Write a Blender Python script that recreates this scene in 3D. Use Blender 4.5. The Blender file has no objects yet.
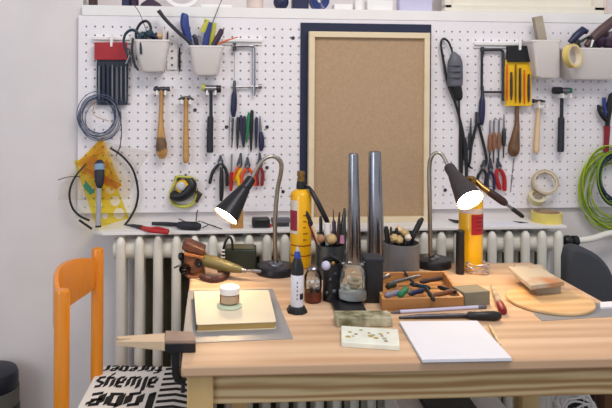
import bpy, bmesh, math, random
from mathutils import Vector, Matrix, noise
random.seed(7)
SC = bpy.context.scene
COL = SC.collection
PI = math.pi
# ---------------------------------------------------------------- camera
F = 650.0; CX = 250.0; CY = 85.0; HC = 1.228
PHI = math.radians(5.35); ROLL = math.radians(0.35)
R = Matrix.Rotation(-PHI, 4, 'Z') @ Matrix.Rotation(PI/2, 4, 'X') @ Matrix.Rotation(ROLL, 4, 'Z')
CAM = Vector((0, 0, HC))
AX = Vector((math.sin(PHI), math.cos(PHI), 0)); RT = Vector((math.cos(PHI), -math.sin(PHI), 0))
cd = bpy.data.cameras.new('camera'); co = bpy.data.objects.new('camera', cd); COL.objects.link(co)
co.matrix_world = Matrix.Translation(CAM) @ R
cd.sensor_width = 36; cd.lens = F/612*36
cd.shift_x = (306-CX)/612; cd.shift_y = (CY-204)/612
cd.clip_start = 0.02
cd.dof.use_dof = True; cd.dof.focus_distance = 1.62; cd.dof.aperture_fstop = 7.0
SC.camera = co
YW = 1.97          # back wall
TZ = 0.75          # tabletop height
DB = 0.014         # pegboard face in front of the wall
def ray(px, py): return (R @ Vector(((px-CX)/F, -(py-CY)/F, -1, 0))).to_3d()
def V(px, py, y):
    d = ray(px, py); return CAM + d*(y/d.y)
def W(px, py, d=0.0): return V(px, py, YW-d)
def T(px, py, z=TZ):
    d = ray(px, py); return CAM + d*((z-HC)/d.z)
def Dp(px, py, dep): return CAM + ray(px, py)*dep
def dep(p): return (Vector(p)-CAM).dot(AX)
def sc(p): return dep(p)/F
# ---------------------------------------------------------------- materials
def lin(c):
    return tuple(((v/255)/12.92 if v/255 <= .04045 else ((v/255+.055)/1.055)**2.4) for v in c)
MATS = {}
def mat(name, rgb, rough=.6, metal=0.0, var=.08, scale=30, bump=0.0, emit=None, estr=0, alpha=1.0, trans=0.0, coat=0.0, stretch=None, rgb2=None, ramp=(.35,.7), ior=1.45):
    if name in MATS: return MATS[name]
    m = bpy.data.materials.new(name); m.use_nodes = True
    nt = m.node_tree; b = nt.nodes['Principled BSDF']
    c = lin(rgb)
    b.inputs['Roughness'].default_value = rough
    b.inputs['Metallic'].default_value = metal
    b.inputs['Alpha'].default_value = alpha
    b.inputs['Transmission Weight'].default_value = trans
    b.inputs['Coat Weight'].default_value = coat
    b.inputs['IOR'].default_value = ior
    tc = nt.nodes.new('ShaderNodeTexCoord')
    nz = nt.nodes.new('ShaderNodeTexNoise'); nz.inputs['Scale'].default_value = scale; nz.inputs['Detail'].default_value = 5
    if stretch:
        mp = nt.nodes.new('ShaderNodeMapping'); mp.inputs['Scale'].default_value = stretch
        nt.links.new(tc.outputs['Object'], mp.inputs['Vector']); nt.links.new(mp.outputs['Vector'], nz.inputs['Vector'])
    else: nt.links.new(tc.outputs['Object'], nz.inputs['Vector'])
    cr = nt.nodes.new('ShaderNodeValToRGB')
    if rgb2: a = c; z = lin(rgb2)
    else: a = tuple(v*(1-var) for v in c); z = tuple(min(1, v*(1+var)) for v in c)
    cr.color_ramp.elements[0].position = ramp[0]; cr.color_ramp.elements[0].color = (*a, 1)
    cr.color_ramp.elements[1].position = ramp[1]; cr.color_ramp.elements[1].color = (*z, 1)
    nt.links.new(nz.outputs['Fac'], cr.inputs['Fac']); nt.links.new(cr.outputs['Color'], b.inputs['Base Color'])
    if bump:
        bp = nt.nodes.new('ShaderNodeBump'); bp.inputs['Strength'].default_value = bump; bp.inputs['Distance'].default_value = .002
        nt.links.new(nz.outputs['Fac'], bp.inputs['Height']); nt.links.new(bp.outputs['Normal'], b.inputs['Normal'])
    if emit:
        b.inputs['Emission Color'].default_value = (*lin(emit), 1); b.inputs['Emission Strength'].default_value = estr
    MATS[name] = m; return m
def wood(name, c1, c2, c3=None, rough=.5, scale=(1.2, 14, 14), boards=None, coat=0.0, dist=2.2, ring=2.0, band='Y', wmix=.6):
    """grain running along local x; optional joined boards of a given width across y"""
    if name in MATS: return MATS[name]
    m = bpy.data.materials.new(name); m.use_nodes = True
    nt = m.node_tree; N = nt.nodes; L = nt.links; b = N['Principled BSDF']
    b.inputs['Roughness'].default_value = rough; b.inputs['Coat Weight'].default_value = coat
    tc = N.new('ShaderNodeTexCoord'); mp = N.new('ShaderNodeMapping'); mp.inputs['Scale'].default_value = scale
    L.new(tc.outputs['Object'], mp.inputs['Vector'])
    vec = mp.outputs['Vector']
    if boards:
        sp = N.new('ShaderNodeSeparateXYZ'); L.new(tc.outputs['Object'], sp.inputs[0])
        dv = N.new('ShaderNodeMath'); dv.operation = 'DIVIDE'; dv.inputs[1].default_value = boards; L.new(sp.outputs['Y'], dv.inputs[0])
        fl = N.new('ShaderNodeMath'); fl.operation = 'FLOOR'; L.new(dv.outputs[0], fl.inputs[0])
        cb = N.new('ShaderNodeCombineXYZ')
        ml = N.new('ShaderNodeMath'); ml.operation = 'MULTIPLY'; ml.inputs[1].default_value = 7.31; L.new(fl.outputs[0], ml.inputs[0])
        L.new(ml.outputs[0], cb.inputs['X']); L.new(ml.outputs[0], cb.inputs['Z'])
        ad = N.new('ShaderNodeVectorMath'); ad.operation = 'ADD'; L.new(vec, ad.inputs[0]); L.new(cb.outputs[0], ad.inputs[1]); vec = ad.outputs[0]
        wn = N.new('ShaderNodeTexWhiteNoise'); wn.noise_dimensions = '1D'; L.new(fl.outputs[0], wn.inputs['W'])
    wv = N.new('ShaderNodeTexWave'); wv.wave_type = 'BANDS'; wv.bands_direction = band
    wv.inputs['Scale'].default_value = ring*.3; wv.inputs['Distortion'].default_value = dist; wv.inputs['Detail'].default_value = 3; wv.inputs['Detail Scale'].default_value = .8
    L.new(vec, wv.inputs['Vector'])
    nz = N.new('ShaderNodeTexNoise'); nz.inputs['Scale'].default_value = 1.5; nz.inputs['Detail'].default_value = 6; L.new(vec, nz.inputs['Vector'])
    mx = N.new('ShaderNodeMix'); mx.data_type = 'FLOAT'; mx.inputs[0].default_value = wmix
    L.new(wv.outputs['Fac'], mx.inputs[2]); L.new(nz.outputs['Fac'], mx.inputs[3])
    cr = N.new('ShaderNodeValToRGB'); e = cr.color_ramp.elements
    e[0].position = .25; e[0].color = (*lin(c1), 1); e[1].position = .75; e[1].color = (*lin(c2), 1)
    if c3: k = e.new(.9); k.color = (*lin(c3), 1)
    L.new(mx.outputs[0], cr.inputs['Fac'])
    out = cr.outputs['Color']
    if boards:
        hs = N.new('ShaderNodeHueSaturation'); mr = N.new('ShaderNodeMapRange'); mr.inputs['To Min'].default_value = .9; mr.inputs['To Max'].default_value = 1.06
        L.new(wn.outputs['Value'], mr.inputs['Value']); L.new(mr.outputs[0], hs.inputs['Value']); L.new(out, hs.inputs['Color']); out = hs.outputs['Color']
    L.new(out, b.inputs['Base Color'])
    MATS[name] = m; return m
def glass(name, rgb, rough=.02, ior=1.45, mixw=.55):
    """thin clear wall: transparent with a fresnel reflection"""
    if name in MATS: return MATS[name]
    m = bpy.data.materials.new(name); m.use_nodes = True; nt = m.node_tree; nt.nodes.clear(); N = nt.nodes; L = nt.links
    o = N.new('ShaderNodeOutputMaterial'); mx = N.new('ShaderNodeMixShader'); t = N.new('ShaderNodeBsdfTransparent'); g = N.new('ShaderNodeBsdfGlossy')
    t.inputs[0].default_value = (*lin(rgb), 1); g.inputs['Roughness'].default_value = rough
    lw = N.new('ShaderNodeLayerWeight'); lw.inputs[0].default_value = mixw
    nz = N.new('ShaderNodeTexNoise'); nz.inputs['Scale'].default_value = 40
    ml = N.new('ShaderNodeMath'); ml.operation = 'MULTIPLY_ADD'; ml.inputs[1].default_value = .06
    L.new(nz.outputs['Fac'], ml.inputs[0]); L.new(lw.outputs['Fresnel'], ml.inputs[2])
    L.new(ml.outputs[0], mx.inputs[0]); L.new(t.outputs[0], mx.inputs[1]); L.new(g.outputs[0], mx.inputs[2]); L.new(mx.outputs[0], o.inputs[0])
    MATS[name] = m; return m
# ---------------------------------------------------------------- mesh helper
def frame_for(t):
    t = t.normalized(); up = Vector((0, 0, 1)) if abs(t.z) < .95 else Vector((0, 1, 0))
    a = t.cross(up).normalized(); return a, t.cross(a).normalized()
class MB:
    def __init__(s): s.v = []; s.f = []
    def ring(s, c, a, b, ra, rb, seg, off=0):
        i = len(s.v)
        for k in range(seg):
            t = 2*PI*k/seg+off; s.v.append(c+a*(ra*math.cos(t))+b*(rb*math.sin(t)))
        return i
    def join(s, i, j, seg):
        for k in range(seg):
            k2 = (k+1) % seg; s.f.append((i+k, i+k2, j+k2, j+k))
    def tube(s, pts, rad, seg=8, closed=False, flat=1.0, up=None, cap=True):
        pts = [Vector(p) for p in pts]; n = len(pts)
        if not hasattr(rad, '__len__'): rad = [rad]*n
        a = None; rings = []
        for k in range(n):
            if closed: t = pts[(k+1) % n]-pts[k-1]
            else: t = pts[min(k+1, n-1)]-pts[max(k-1, 0)]
            if t.length < 1e-9: t = Vector((0, 0, 1))
            t.normalize()
            if a is None:
                if up is not None: a = Vector(up)-t*t.dot(Vector(up)); a.normalize()
                else: a = frame_for(t)[0]
            else:
                a = a-t*a.dot(t)
                if a.length < 1e-6: a = frame_for(t)[0]
                a.normalize()
            b = t.cross(a); rings.append(s.ring(pts[k], a, b, rad[k]*flat, rad[k], seg))
        for k in range(n-1): s.join(rings[k], rings[k+1], seg)
        if closed: s.join(rings[-1], rings[0], seg)
        elif cap:
            s.f.append(tuple(rings[0]+k for k in reversed(range(seg)))); s.f.append(tuple(rings[-1]+k for k in range(seg)))
        return s
    def lathe(s, p0, axis, prof, seg=28, cap=True, off=0):
        p0 = Vector(p0); ax = Vector(axis).normalized(); a, b = frame_for(ax); rings = []
        for r, h in prof: rings.append(s.ring(p0+ax*h, a, b, max(r, 1e-5), max(r, 1e-5), seg, off))
        for k in range(len(rings)-1): s.join(rings[k], rings[k+1], seg)
        if cap:
            s.f.append(tuple(rings[0]+k for k in reversed(range(seg)))); s.f.append(tuple(rings[-1]+k for k in range(seg)))
        return s
    def box(s, c, size, M=None):
        c = Vector(c); x, y, z = [q/2 for q in size]; i = len(s.v)
        for sx in (-1, 1):
            for sy in (-1, 1):
                for sz in (-1, 1):
                    p = Vector((sx*x, sy*y, sz*z))
                    if M: p = M @ p
                    s.v.append(c+p)
        for f in ((0,1,3,2),(4,6,7,5),(0,4,5,1),(2,3,7,6),(0,2,6,4),(1,5,7,3)): s.f.append(tuple(i+k for k in f))
        return s
    def hull2(s, bot, top):
        """prism between two polygons with equal counts"""
        n = len(bot); i = len(s.v); s.v += [Vector(p) for p in bot]+[Vector(p) for p in top]
        s.f.append(tuple(i+k for k in reversed(range(n)))); s.f.append(tuple(i+n+k for k in range(n)))
        s.join(i, i+n, n); return s
    def prism(s, poly, vec):
        poly = [Vector(p) for p in poly]; vec = Vector(vec); return s.hull2(poly, [p+vec for p in poly])
    def ball(s, c, r, seg=16, rings=10, jit=0, seed=0):
        c = Vector(c); rr = r if hasattr(r, '__len__') else (r, r, r); i0 = len(s.v); idx = []
        for a in range(rings+1):
            t = PI*a/rings; row = []
            for k in range(seg):
                u = 2*PI*k/seg; d = Vector((math.sin(t)*math.cos(u), math.sin(t)*math.sin(u), math.cos(t)))
                q = 1+jit*noise.noise(d*1.7+Vector((seed*3.1, seed, 0))) if jit else 1
                row.append(len(s.v)); s.v.append(c+Vector((d.x*rr[0]*q, d.y*rr[1]*q, d.z*rr[2]*q)))
            idx.append(row)
        for a in range(rings):
            for k in range(seg):
                k2 = (k+1) % seg; s.f.append((idx[a][k], idx[a+1][k], idx[a+1][k2], idx[a][k2]))
        return s
    def quad(s, a, b, c, d):
        i = len(s.v); s.v += [Vector(a), Vector(b), Vector(c), Vector(d)]; s.f.append((i, i+1, i+2, i+3)); return s
    def build(s, name, m, parent=None, smooth=35, bevel=0, origin=None, sub=0, tag=None):
        me = bpy.data.meshes.new(name)
        if parent is not None: Mi = RM[parent.name].inverted(); vs = [Mi @ p for p in s.v]; org = Vector((0, 0, 0))
        else:
            xs = [p.x for p in s.v]; ys = [p.y for p in s.v]; zs = [p.z for p in s.v]
            org = Vector(origin) if origin else Vector(((min(xs)+max(xs))/2, (min(ys)+max(ys))/2, min(zs)))
            vs = [p-org for p in s.v]
        me.from_pydata([tuple(p) for p in vs], [], s.f); me.validate()
        bm = bmesh.new(); bm.from_mesh(me); bmesh.ops.remove_doubles(bm, verts=bm.verts, dist=1e-6); bmesh.ops.recalc_face_normals(bm, faces=bm.faces); bm.to_mesh(me); bm.free()
        me.materials.append(m)
        if smooth:
            me.polygons.foreach_set('use_smooth', [True]*len(me.polygons)); me.set_sharp_from_angle(angle=math.radians(smooth))
        o = bpy.data.objects.new(name, me); COL.objects.link(o); o.location = org
        if parent is not None: o.parent = parent; RM[o.name] = RM[parent.name]
        else: RM[o.name] = Matrix.Translation(org)
        if bevel:
            md = o.modifiers.new('bevel', 'BEVEL'); md.width = bevel; md.segments = 2; md.limit_method = 'ANGLE'; md.angle_limit = math.radians(50)
        if sub:
            md = o.modifiers.new('sub', 'SUBSURF'); md.levels = sub; md.render_levels = sub
        if tag:
            o['label'], o['category'] = tag[0], tag[1]
            if len(tag) > 2: o['group'] = tag[2]
        return o
RM = {}
def root(name, loc, label, cat, group=None, rotz=0):
    o = bpy.data.objects.new(name, None); COL.objects.link(o); o.empty_display_size = .02
    o.location = loc; o.rotation_euler = (0, 0, rotz); RM[o.name] = Matrix.Translation(Vector(loc)) @ Matrix.Rotation(rotz, 4, 'Z')
    o['label'] = label; o['category'] = cat
    if group: o['group'] = group
    return o
def struct(o): o['kind'] = 'structure'; return o
def wpts(l, d): return [W(x, y, DB+d) for x, y, *_ in l]
def wtube(mb, l, d, seg=10, flat=1.0, **k):
    """wall-side tube from (px, py, radius in px[, extra distance from board])"""
    k.setdefault('up', (0, 1, 0))
    P = [W(q[0], q[1], DB+d+(q[3] if len(q) > 3 else 0)) for q in l]
    return mb.tube(P, [q[2]*sc(p) for q, p in zip(l, P)], seg, flat=flat, **k)
def spline(l, n=6):
    """Catmull-Rom through tuples"""
    out = []; m = len(l)
    for i in range(m-1):
        p0 = l[max(i-1, 0)]; p1 = l[i]; p2 = l[i+1]; p3 = l[min(i+2, m-1)]
        for k in range(n):
            t = k/n
            out.append(tuple(.5*((2*b)+(-a+c)*t+(2*a-5*b+4*c-d)*t*t+(-a+3*b-3*c+d)*t**3) for a, b, c, d in zip(p0, p1, p2, p3)))
    out.append(tuple(l[-1])); return out
def wpoly(mb, poly, d0, d1):
    """flat wall-side plate of outline poly (px) between distances d0 < d1 from the board"""
    a = [W(x, y, DB+d0) for x, y in poly]; v = Vector((0, -(d1-d0), 0)); return mb.prism(a, v)
def stand(px, pyf, rpx, z=TZ):
    """centre of a round base whose front edge is seen at (px, pyf)"""
    p = T(px, pyf, z); r = rpx*sc(p); d = Vector((p.x, p.y, 0)).normalized()
    for _ in range(2): c = p+d*r; r = rpx*sc(c)
    return p+d*r, r
def zat(py, c): return HC-(py-CY)*dep(c)/F
def zat(py, c):
    D = dep(c); px = CX+F*(Vector(c)-CAM).dot(RT)/D; return Dp(px, py, D).z
# ================================================================ materials
M_wall = mat('plaster', (220, 213, 213), .9, var=.035, scale=6, bump=.35)
M_peg = mat('pegboard_paint', (232, 227, 231), .55, var=.015, scale=8)
M_white = mat('white_paint', (232, 229, 228), .45, var=.02, scale=12)
M_cream = mat('cream_paint', (226, 219, 205), .5, var=.03, scale=10)
M_rad = mat('radiator_enamel', (228, 224, 214), .35, var=.03, scale=14)
M_bin = mat('white_plastic', (224, 217, 214), .4, var=.02, scale=10)
M_pine = wood('pine_boards', (192, 152, 118), (222, 190, 158), (226, 200, 172), .6, (1.0, 14, 14), boards=.092, dist=7, ring=1.6, wmix=.8)
M_apron = wood('pine_apron', (160, 124, 80), (210, 184, 140), None, .5, (1.3, 1, 16), dist=12, ring=4.0, band='Z', wmix=.45)
M_beech = wood('beech', (205, 176, 130), (226, 200, 158), None, .5, (2, 18, 18))
M_paleframe = wood('pale_wood', (214, 194, 160), (228, 210, 178), None, .55, (3, 22, 22))
M_handle = wood('tool_handle_wood', (166, 118, 62), (196, 150, 88), None, .4, (8, 40, 40))
M_lighthandle = wood('light_handle_wood', (206, 172, 132), (222, 192, 152), None, .5, (8, 40, 40))
M_darkhandle = wood('dark_handle_wood', (92, 62, 38), (124, 86, 54), None, .4, (8, 40, 40))
M_greywood = wood('weathered_board', (150, 138, 122), (184, 170, 150), None, .75, (3, 12, 12))
M_orange = mat('orange_lacquered_beech', (220, 134, 28), .28, var=.07, scale=9, stretch=(14, 14, 1), coat=.3)
M_kraft = mat('brown_fibreboard', (176, 148, 118), .85, var=.07, scale=160)
M_navy = mat('navy_card', (34, 40, 66), .7, var=.05, scale=40)
M_navyp = mat('navy_plastic', (34, 38, 72), .4, var=.1)
M_blue = mat('blue_plastic', (46, 62, 128), .4, var=.1)
M_black = mat('black_plastic', (26, 26, 30), .4, var=.1)
M_blackm = mat('black_metal', (34, 34, 40), .35, .3, var=.1)
M_rubber = mat('dark_rubber', (38, 40, 50), .6, var=.12)
M_grey = mat('grey_plastic', (96, 96, 106), .5, var=.1)
M_steel = mat('steel', (136, 136, 142), .33, 1.0, var=.06, scale=60)
M_dsteel = mat('dark_steel', (84, 84, 90), .4, 1.0, var=.15, scale=60)
M_goose = mat('brushed_gooseneck', (168, 162, 152), .38, 1.0, var=.05, scale=200)
M_brass = mat('brass', (158, 124, 72), .32, 1.0, var=.1)
M_zinc = mat('zinc_sheet', (164, 165, 168), .5, .6, var=.05, scale=8)
M_red = mat('red_plastic', (176, 28, 34), .4, var=.08)
M_dred = mat('dark_red_grip', (134, 30, 40), .45, var=.1)
M_orangeg = mat('orange_grip', (214, 82, 34), .4, var=.08)
M_yellow = mat('yellow_plastic', (236, 188, 20), .35, var=.05)
M_gasyel = mat('yellow_gas_paint', (238, 178, 10), .3, var=.04, coat=.3)
M_ygreen = mat('yellow_green', (188, 186, 76), .4, var=.08)
M_green = mat('green_plastic', (28, 116, 80), .4, var=.08)
M_teal = mat('teal_rubber', (26, 52, 66), .5, var=.15)
M_brown = mat('brown_leather', (122, 74, 46), .5, var=.25, scale=24, bump=.3)
M_dbrown = mat('dark_brown', (58, 38, 36), .5, var=.2)
M_olive = mat('olive_paint', (98, 92, 56), .4, var=.12)
M_dgreen = mat('dark_green_case', (42, 50, 40), .45, var=.12)
M_maroon = mat('maroon_vinyl', (166, 36, 46), .45, var=.07)
M_dpouch = mat('dark_pouch_vinyl', (44, 50, 66), .4, var=.1)
M_purple = mat('plum_plastic', (62, 42, 62), .4, var=.15)
M_lav = mat('lavender_card', (196, 192, 218), .7, var=.03)
M_pink = mat('pale_pink', (216, 196, 188), .6, var=.06)
M_paper = mat('white_paper', (226, 225, 232), .85, var=.01)
M_bookc = mat('cream_cover', (224, 210, 184), .6, var=.04, scale=14)
M_pages = mat('page_edges', (170, 140, 84), .8, var=.12, scale=10, stretch=(1, 1, 60))
M_stone = mat('mottled_stone', (98, 94, 62), .55, scale=34, rgb2=(190, 184, 158), ramp=(.38, .68))
M_tan = mat('tan_wood_ball', (190, 160, 112), .5, var=.12)
M_floor = wood('floor_boards', (66, 52, 42), (90, 72, 56), None, .5, (1.2, 9, 9), boards=.12)
M_fabric = mat('white_seat_fabric', (222, 218, 214), .9, var=.02, scale=300)
M_ink = mat('black_print', (24, 24, 28), .85, var=.1, scale=80)
M_darkgrey = mat('dark_grey_upholstery', (66, 68, 74), .9, var=.05, scale=200)
M_lens = mat('black_glass', (14, 14, 18), .08, 0, var=.1, coat=.6)
M_glass = glass('clear_glass', (246, 248, 246), mixw=.2)
M_gglass = glass('greenish_glass', (226, 242, 232), mixw=.2)
M_clearp = glass('clear_acrylic', (252, 251, 249), .3, mixw=.03)
M_amber = glass('amber_acrylic', (248, 226, 120), .3, mixw=.04)
M_yacr = glass('yellow_acrylic', (250, 240, 140), .3, mixw=.04)
# ================================================================ the setting
wx0, wx1 = -2.4, 2.6
a = W(82, 6, .016); b = W(660, 11, .016); zt = W(120, 5.5, .016).z; zb = W(300, 18.5, .016).z
w = MB(); zz = zt-.001
w.prism([(-2.4, YW, 0), (2.6, YW, 0), (2.6, YW, zz), (a.x, YW, zz), (a.x, YW, 2.6), (-2.4, YW, 2.6)], (0, .1, 0))
struct(w.build('wall_back', M_wall, smooth=0))
w = MB(); w.box(((a.x+2.6)/2-.05, YW+.20, (zz+2.6)/2-.05), (2.6-a.x+.1, .10, 2.6-zz+.1)); struct(w.build('wall_upper', M_wall))
f = MB(); f.box((0.1, .4, -.025), (5.0, 3.24, .05)); struct(f.build('floor', M_floor))
# window sill above the pegboard, with the painted window frame standing on it
s = MB(); s.prism([(a.x, YW-.016, zb), (a.x, YW-.0005, zb), (a.x, YW-.0005, zt-.0008), (a.x, YW+.149, zt-.0008), (a.x, YW+.149, zt), (a.x, YW-.016, zt)], (b.x-a.x, 0, 0)); struct(s.build('trim_1', M_white, bevel=.004))
# pegboard with real holes
P = .0254; r0 = W(86.3, 26.5, DB)
x0 = W(78, 100, DB).x; z1 = zb; z0 = W(300, 210.8, DB).z; x1 = W(640, 100, DB).x
nc = int((x1-r0.x)/P); nr = int((z1-z0)/P)
g = MB()
def cell(cx, cz, L, Rr, B, Tt, hole):
    y = YW-DB
    if not hole:
        g.quad((L, y, B), (Rr, y, B), (Rr, y, Tt), (L, y, Tt)); return
    r = .0027; out = [(L, B), (cx, B), (Rr, B), (Rr, cz), (Rr, Tt), (cx, Tt), (L, Tt), (L, cz)]
    an = [225, 270, 315, 0, 45, 90, 135, 180]
    i = len(g.v)
    for ox, oz in out: g.v.append(Vector((ox, y, oz)))
    for t in an: g.v.append(Vector((cx+r*math.cos(math.radians(t)), y, cz+r*math.sin(math.radians(t)))))
    for t in an: g.v.append(Vector((cx+r*math.cos(math.radians(t)), y+.004, cz+r*math.sin(math.radians(t)))))
    for k in range(8):
        k2 = (k+1) % 8; g.f.append((i+k, i+k2, i+8+k2, i+8+k)); g.f.append((i+8+k, i+8+k2, i+16+k2, i+16+k))
zc0 = r0.z
cols = [r0.x+P*i for i in range(nc+1)]; rows = [zc0-P*j for j in range(40) if zc0-P*j > z0+.012]
for ci, cx in enumerate(cols):
    L = x0 if ci == 0 else cx-P/2; Rr = x1 if ci == len(cols)-1 else cx+P/2
    for rj, cz in enumerate(rows):
        Tt = z1 if rj == 0 else cz+P/2; B = z0 if rj == len(rows)-1 else cz-P/2
        cell(cx, cz, L, Rr, B, Tt, True)
y = YW-DB
for (ax_, az, bx_, bz) in ((x0, z0, x0, z1), (x1, z0, x1, z1), (x0, z0, x1, z0), (x0, z1, x1, z1)):
    g.quad((ax_, y, az), (bx_, y, bz), (bx_, y+.004, bz), (ax_, y+.004, az))
for zz in (z0+.02, (z0+z1)/2, z1-.02): g.box(((x0+x1)/2, YW-.005, zz), (x1-x0-.02, .0098, .008))
g.build('pegboard', M_peg, smooth=0, tag=('long white perforated board on the wall holding the tools', 'pegboard'))
# narrow ledge under the pegboard
LZ = .813; LD = .125
a = W(92, 222, LD); b = W(567, 222, LD)
l = MB(); pts = [(a.x+.03, YW), (a.x, YW-.03), (a.x, YW-LD+.03), (a.x+.03, YW-LD), (b.x, YW-LD), (b.x, YW)]
l.prism([(p[0], p[1], LZ-.008) for p in pts], (0, 0, .008))
l.build('wall_ledge', M_white, bevel=.001, tag=('narrow white ledge below the pegboard, above the radiator', 'ledge'))
def ledge(px, d): p = W(px, 222, d); return Vector((p.x, YW-d, LZ))   # point on the ledge at distance d from wall
# radiator
rx0 = W(120.8, 300, .11); rx1 = W(557, 300, .11)
rad = root('radiator', (rx0.x, YW-.08, 0), 'cream cast iron column radiator under the white ledge', 'radiator')
n = 26
RY = YW-.115
for i in range(n):
    x = rx0.x+(rx1.x-rx0.x)*i/(n-1)
    m = MB()
    for yy in (RY, YW-.045):
        prof = [(.004, .07), (.012, .075), (.0135, .09), (.0135, .775), (.0135, .780), (.011, .79), (.006, .7975), (.001, .7995)]
        m.lathe((x, yy, 0), (0, 0, 1), prof, 12)
    m.box((x, (RY+YW-.045)/2, .757), (.020, .07, .05)); m.box((x, (RY+YW-.045)/2, .11), (.020, .07, .05))
    m.build('radiator_column', M_rad, rad)
for zz in (.757, .11):
    m = MB(); m.lathe((rx0.x-.022, (RY+YW-.045)/2, zz), (1, 0, 0), [(.012, -.004), (.029, 0), (.029, rx1.x-rx0.x+.04), (.012, rx1.x-rx0.x+.046)], 20)
    m.build('header_tube', M_rad, rad)
for i in (0, n-1):
    x = rx0.x+(rx1.x-rx0.x)*i/(n-1)
    for yy in (RY, YW-.045): MB().lathe((x, yy, 0), (0, 0, 1), [(.009, 0), (.011, .075)], 10).build('foot', M_rad, rad)
MB().box(((rx0.x+rx1.x)/2+.015, YW-.004, .363), (rx1.x-rx0.x-.03, .007, .726)).build('gap_shade_sheet', mat('olive_brown_sheet', (104, 98, 80), .8), tag=('olive brown sheet added behind the radiator to darken the gaps', 'sheet'))  # added sheet; its dark colour deepens the shade between the columns
# valve and pipe
vx = W(566, 236, .08)
v = rad
zc = .757
x_end = rx1.x+.026
m = MB(); m.lathe((x_end, YW-.08, zc), (1, 0, 0), [(.006, 0), (.008, .004), (.008, .012), (.014, .013), (.017, .02), (.017, .03), (.012, .033), (.012, .038), (.016, .04), (.015, .056), (.008, .058)], 14); m.build('valve_body', M_black, v)
m = MB(); m.lathe((x_end+.024, YW-.08, zc-.015), (0, 0, -1), [(.008, 0), (.010, .003), (.010, .018), (.006, .02)], 12); m.build('valve_cap', M_dbrown, v)
m = MB(); q = x_end+.056
pp = spline([(q, YW-.08, zc), (q+.05, YW-.075, zc+.004), (q+.12, YW-.06, zc+.016), (q+.22, YW-.05, zc+.02), (q+.4, YW-.05, zc+.02)], 6)
m.tube(pp, .010, 12); m.build('heating_pipe', M_rad, tag=('white heating pipe running right from the radiator valve', 'pipe'))
# painted window frame on the sill, upper right
YW0 = YW; YW = YW+.03; a = W(443, 11, .02); b = W(603, 12, .02); zt_ = zt
fr = root('window_1', ((a.x+b.x)/2, YW-.03, zt_), '', ''); del fr['label']; del fr['category']; fr['kind'] = 'structure'
m = MB(); wdt = b.x-a.x
m.box(((a.x+b.x)/2, YW-.02, zt_+.012), (wdt, .03, .024)); m.box(((a.x+b.x)/2, YW-.02, zt_+.5), (wdt, .03, .03))
m.box((a.x+.012, YW-.02, zt_+.26), (.024, .03, .5)); m.box((b.x-.02, YW-.02, zt_+.26), (.04, .03, .5)); m.build('window_frame', M_cream, fr, bevel=.003)
m = MB(); m.box(((a.x+b.x)/2, YW-.012, zt_+.26), (wdt-.05, .012, .48)); m.build('window_panel', M_cream, fr)
m = MB(); m.box((b.x+.004, YW-.033, zt_+.012), (.02, .012, .018)); m.lathe((b.x-.004, YW-.036, zt_+.02), (0, 0, 1), [(.005, 0), (.005, .04)], 10); m.build('hinge', M_pink, fr)
YW = YW0
# things on the sill
SZ = zt
def sx(px): return W(px, 8, -.025).x
def onsill(name, m, mt, label, cat, group=None, **k):
    m.v = [p+Vector((0, .055, 0)) for p in m.v]
    return m.build(name, mt, tag=(label, cat)+((group,) if group else ()), **k)
def sbox(px0, px1, h, name, mt, label, cat, dpt=.036, y=.027, bev=.004):
    m = MB(); m.box(((sx(px0)+sx(px1))/2, YW-y, SZ+h/2), (sx(px1)-sx(px0), dpt, h)); return onsill(name, m, mt, label, cat, bevel=bev)
sbox(89, 97, .05, 'tin_box', M_dbrown, 'small dark brown tin at the far left of the sill', 'tin')
sbox(122, 130, .05, 'tape_cassette', M_navyp, 'dark navy block on the sill above the left white bin', 'block', .03)
m = MB(); m.lathe((sx(134), YW-.027, SZ), (0, 0, 1), [(.012, 0), (.014, .003), (.014, .05), (.01, .055)], 16); onsill('spool', m, M_purple, 'plum coloured spool on the sill next to the navy block', 'spool')
m = MB(); m.prism([(sx(139), YW-.045, SZ), (sx(163), YW-.045, SZ), (sx(160), YW-.045, SZ+.012), (sx(150), YW-.045, SZ+.03), (sx(142), YW-.045, SZ+.012)], (0, .035, 0)); onsill('cloth_bundle', m, M_purple, 'crumpled dusky cloth on the sill beside the plum spool', 'cloth', bevel=.004)
m = MB(); c = Vector((sx(182), YW-.03, SZ+.062)); m.lathe(c+Vector((0, .012, 0)), (0, -1, 0), [(.05, 0), (.062, 0), (.062, .02), (.05, .02), (.05, 0)], 36, cap=False); onsill('tape_ring', m, M_white, 'white ring shaped roll standing on edge on the sill', 'ring')
sbox(200, 232, .012, 'ruler', M_white, 'flat white bar lying on the sill right of the white ring', 'bar')
m = MB(); m.lathe((sx(255), YW-.027, SZ), (0, 0, 1), [(.022, 0), (.026, .004), (.026, .04), (.02, .06)], 20); onsill('cup', m, M_pink, 'pale pink cup on the sill above the left tool rail', 'cup')
m = MB(); m.ball((sx(281), YW-.029, SZ+.024), .024, 20, 12); onsill('rubber_ball', m, M_navyp, 'navy ball on the sill left of the navy box', 'ball')
sbox(292, 308, .06, 'small_box', M_navyp, 'navy box on the sill beside the navy ball', 'box')
m = MB()
for k, r in enumerate((.030, .024, .018, .012)): m.lathe((sx(319), YW-.045, SZ+.03), (0, 1, 0), [(r, 0), (r, .03), (r-.004, .03), (r-.004, 0), (r, 0)], 24, cap=False)
onsill('cable_roll', m, M_blue, 'rolled blue cable standing on the sill above the pinboard', 'cable roll')
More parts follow.
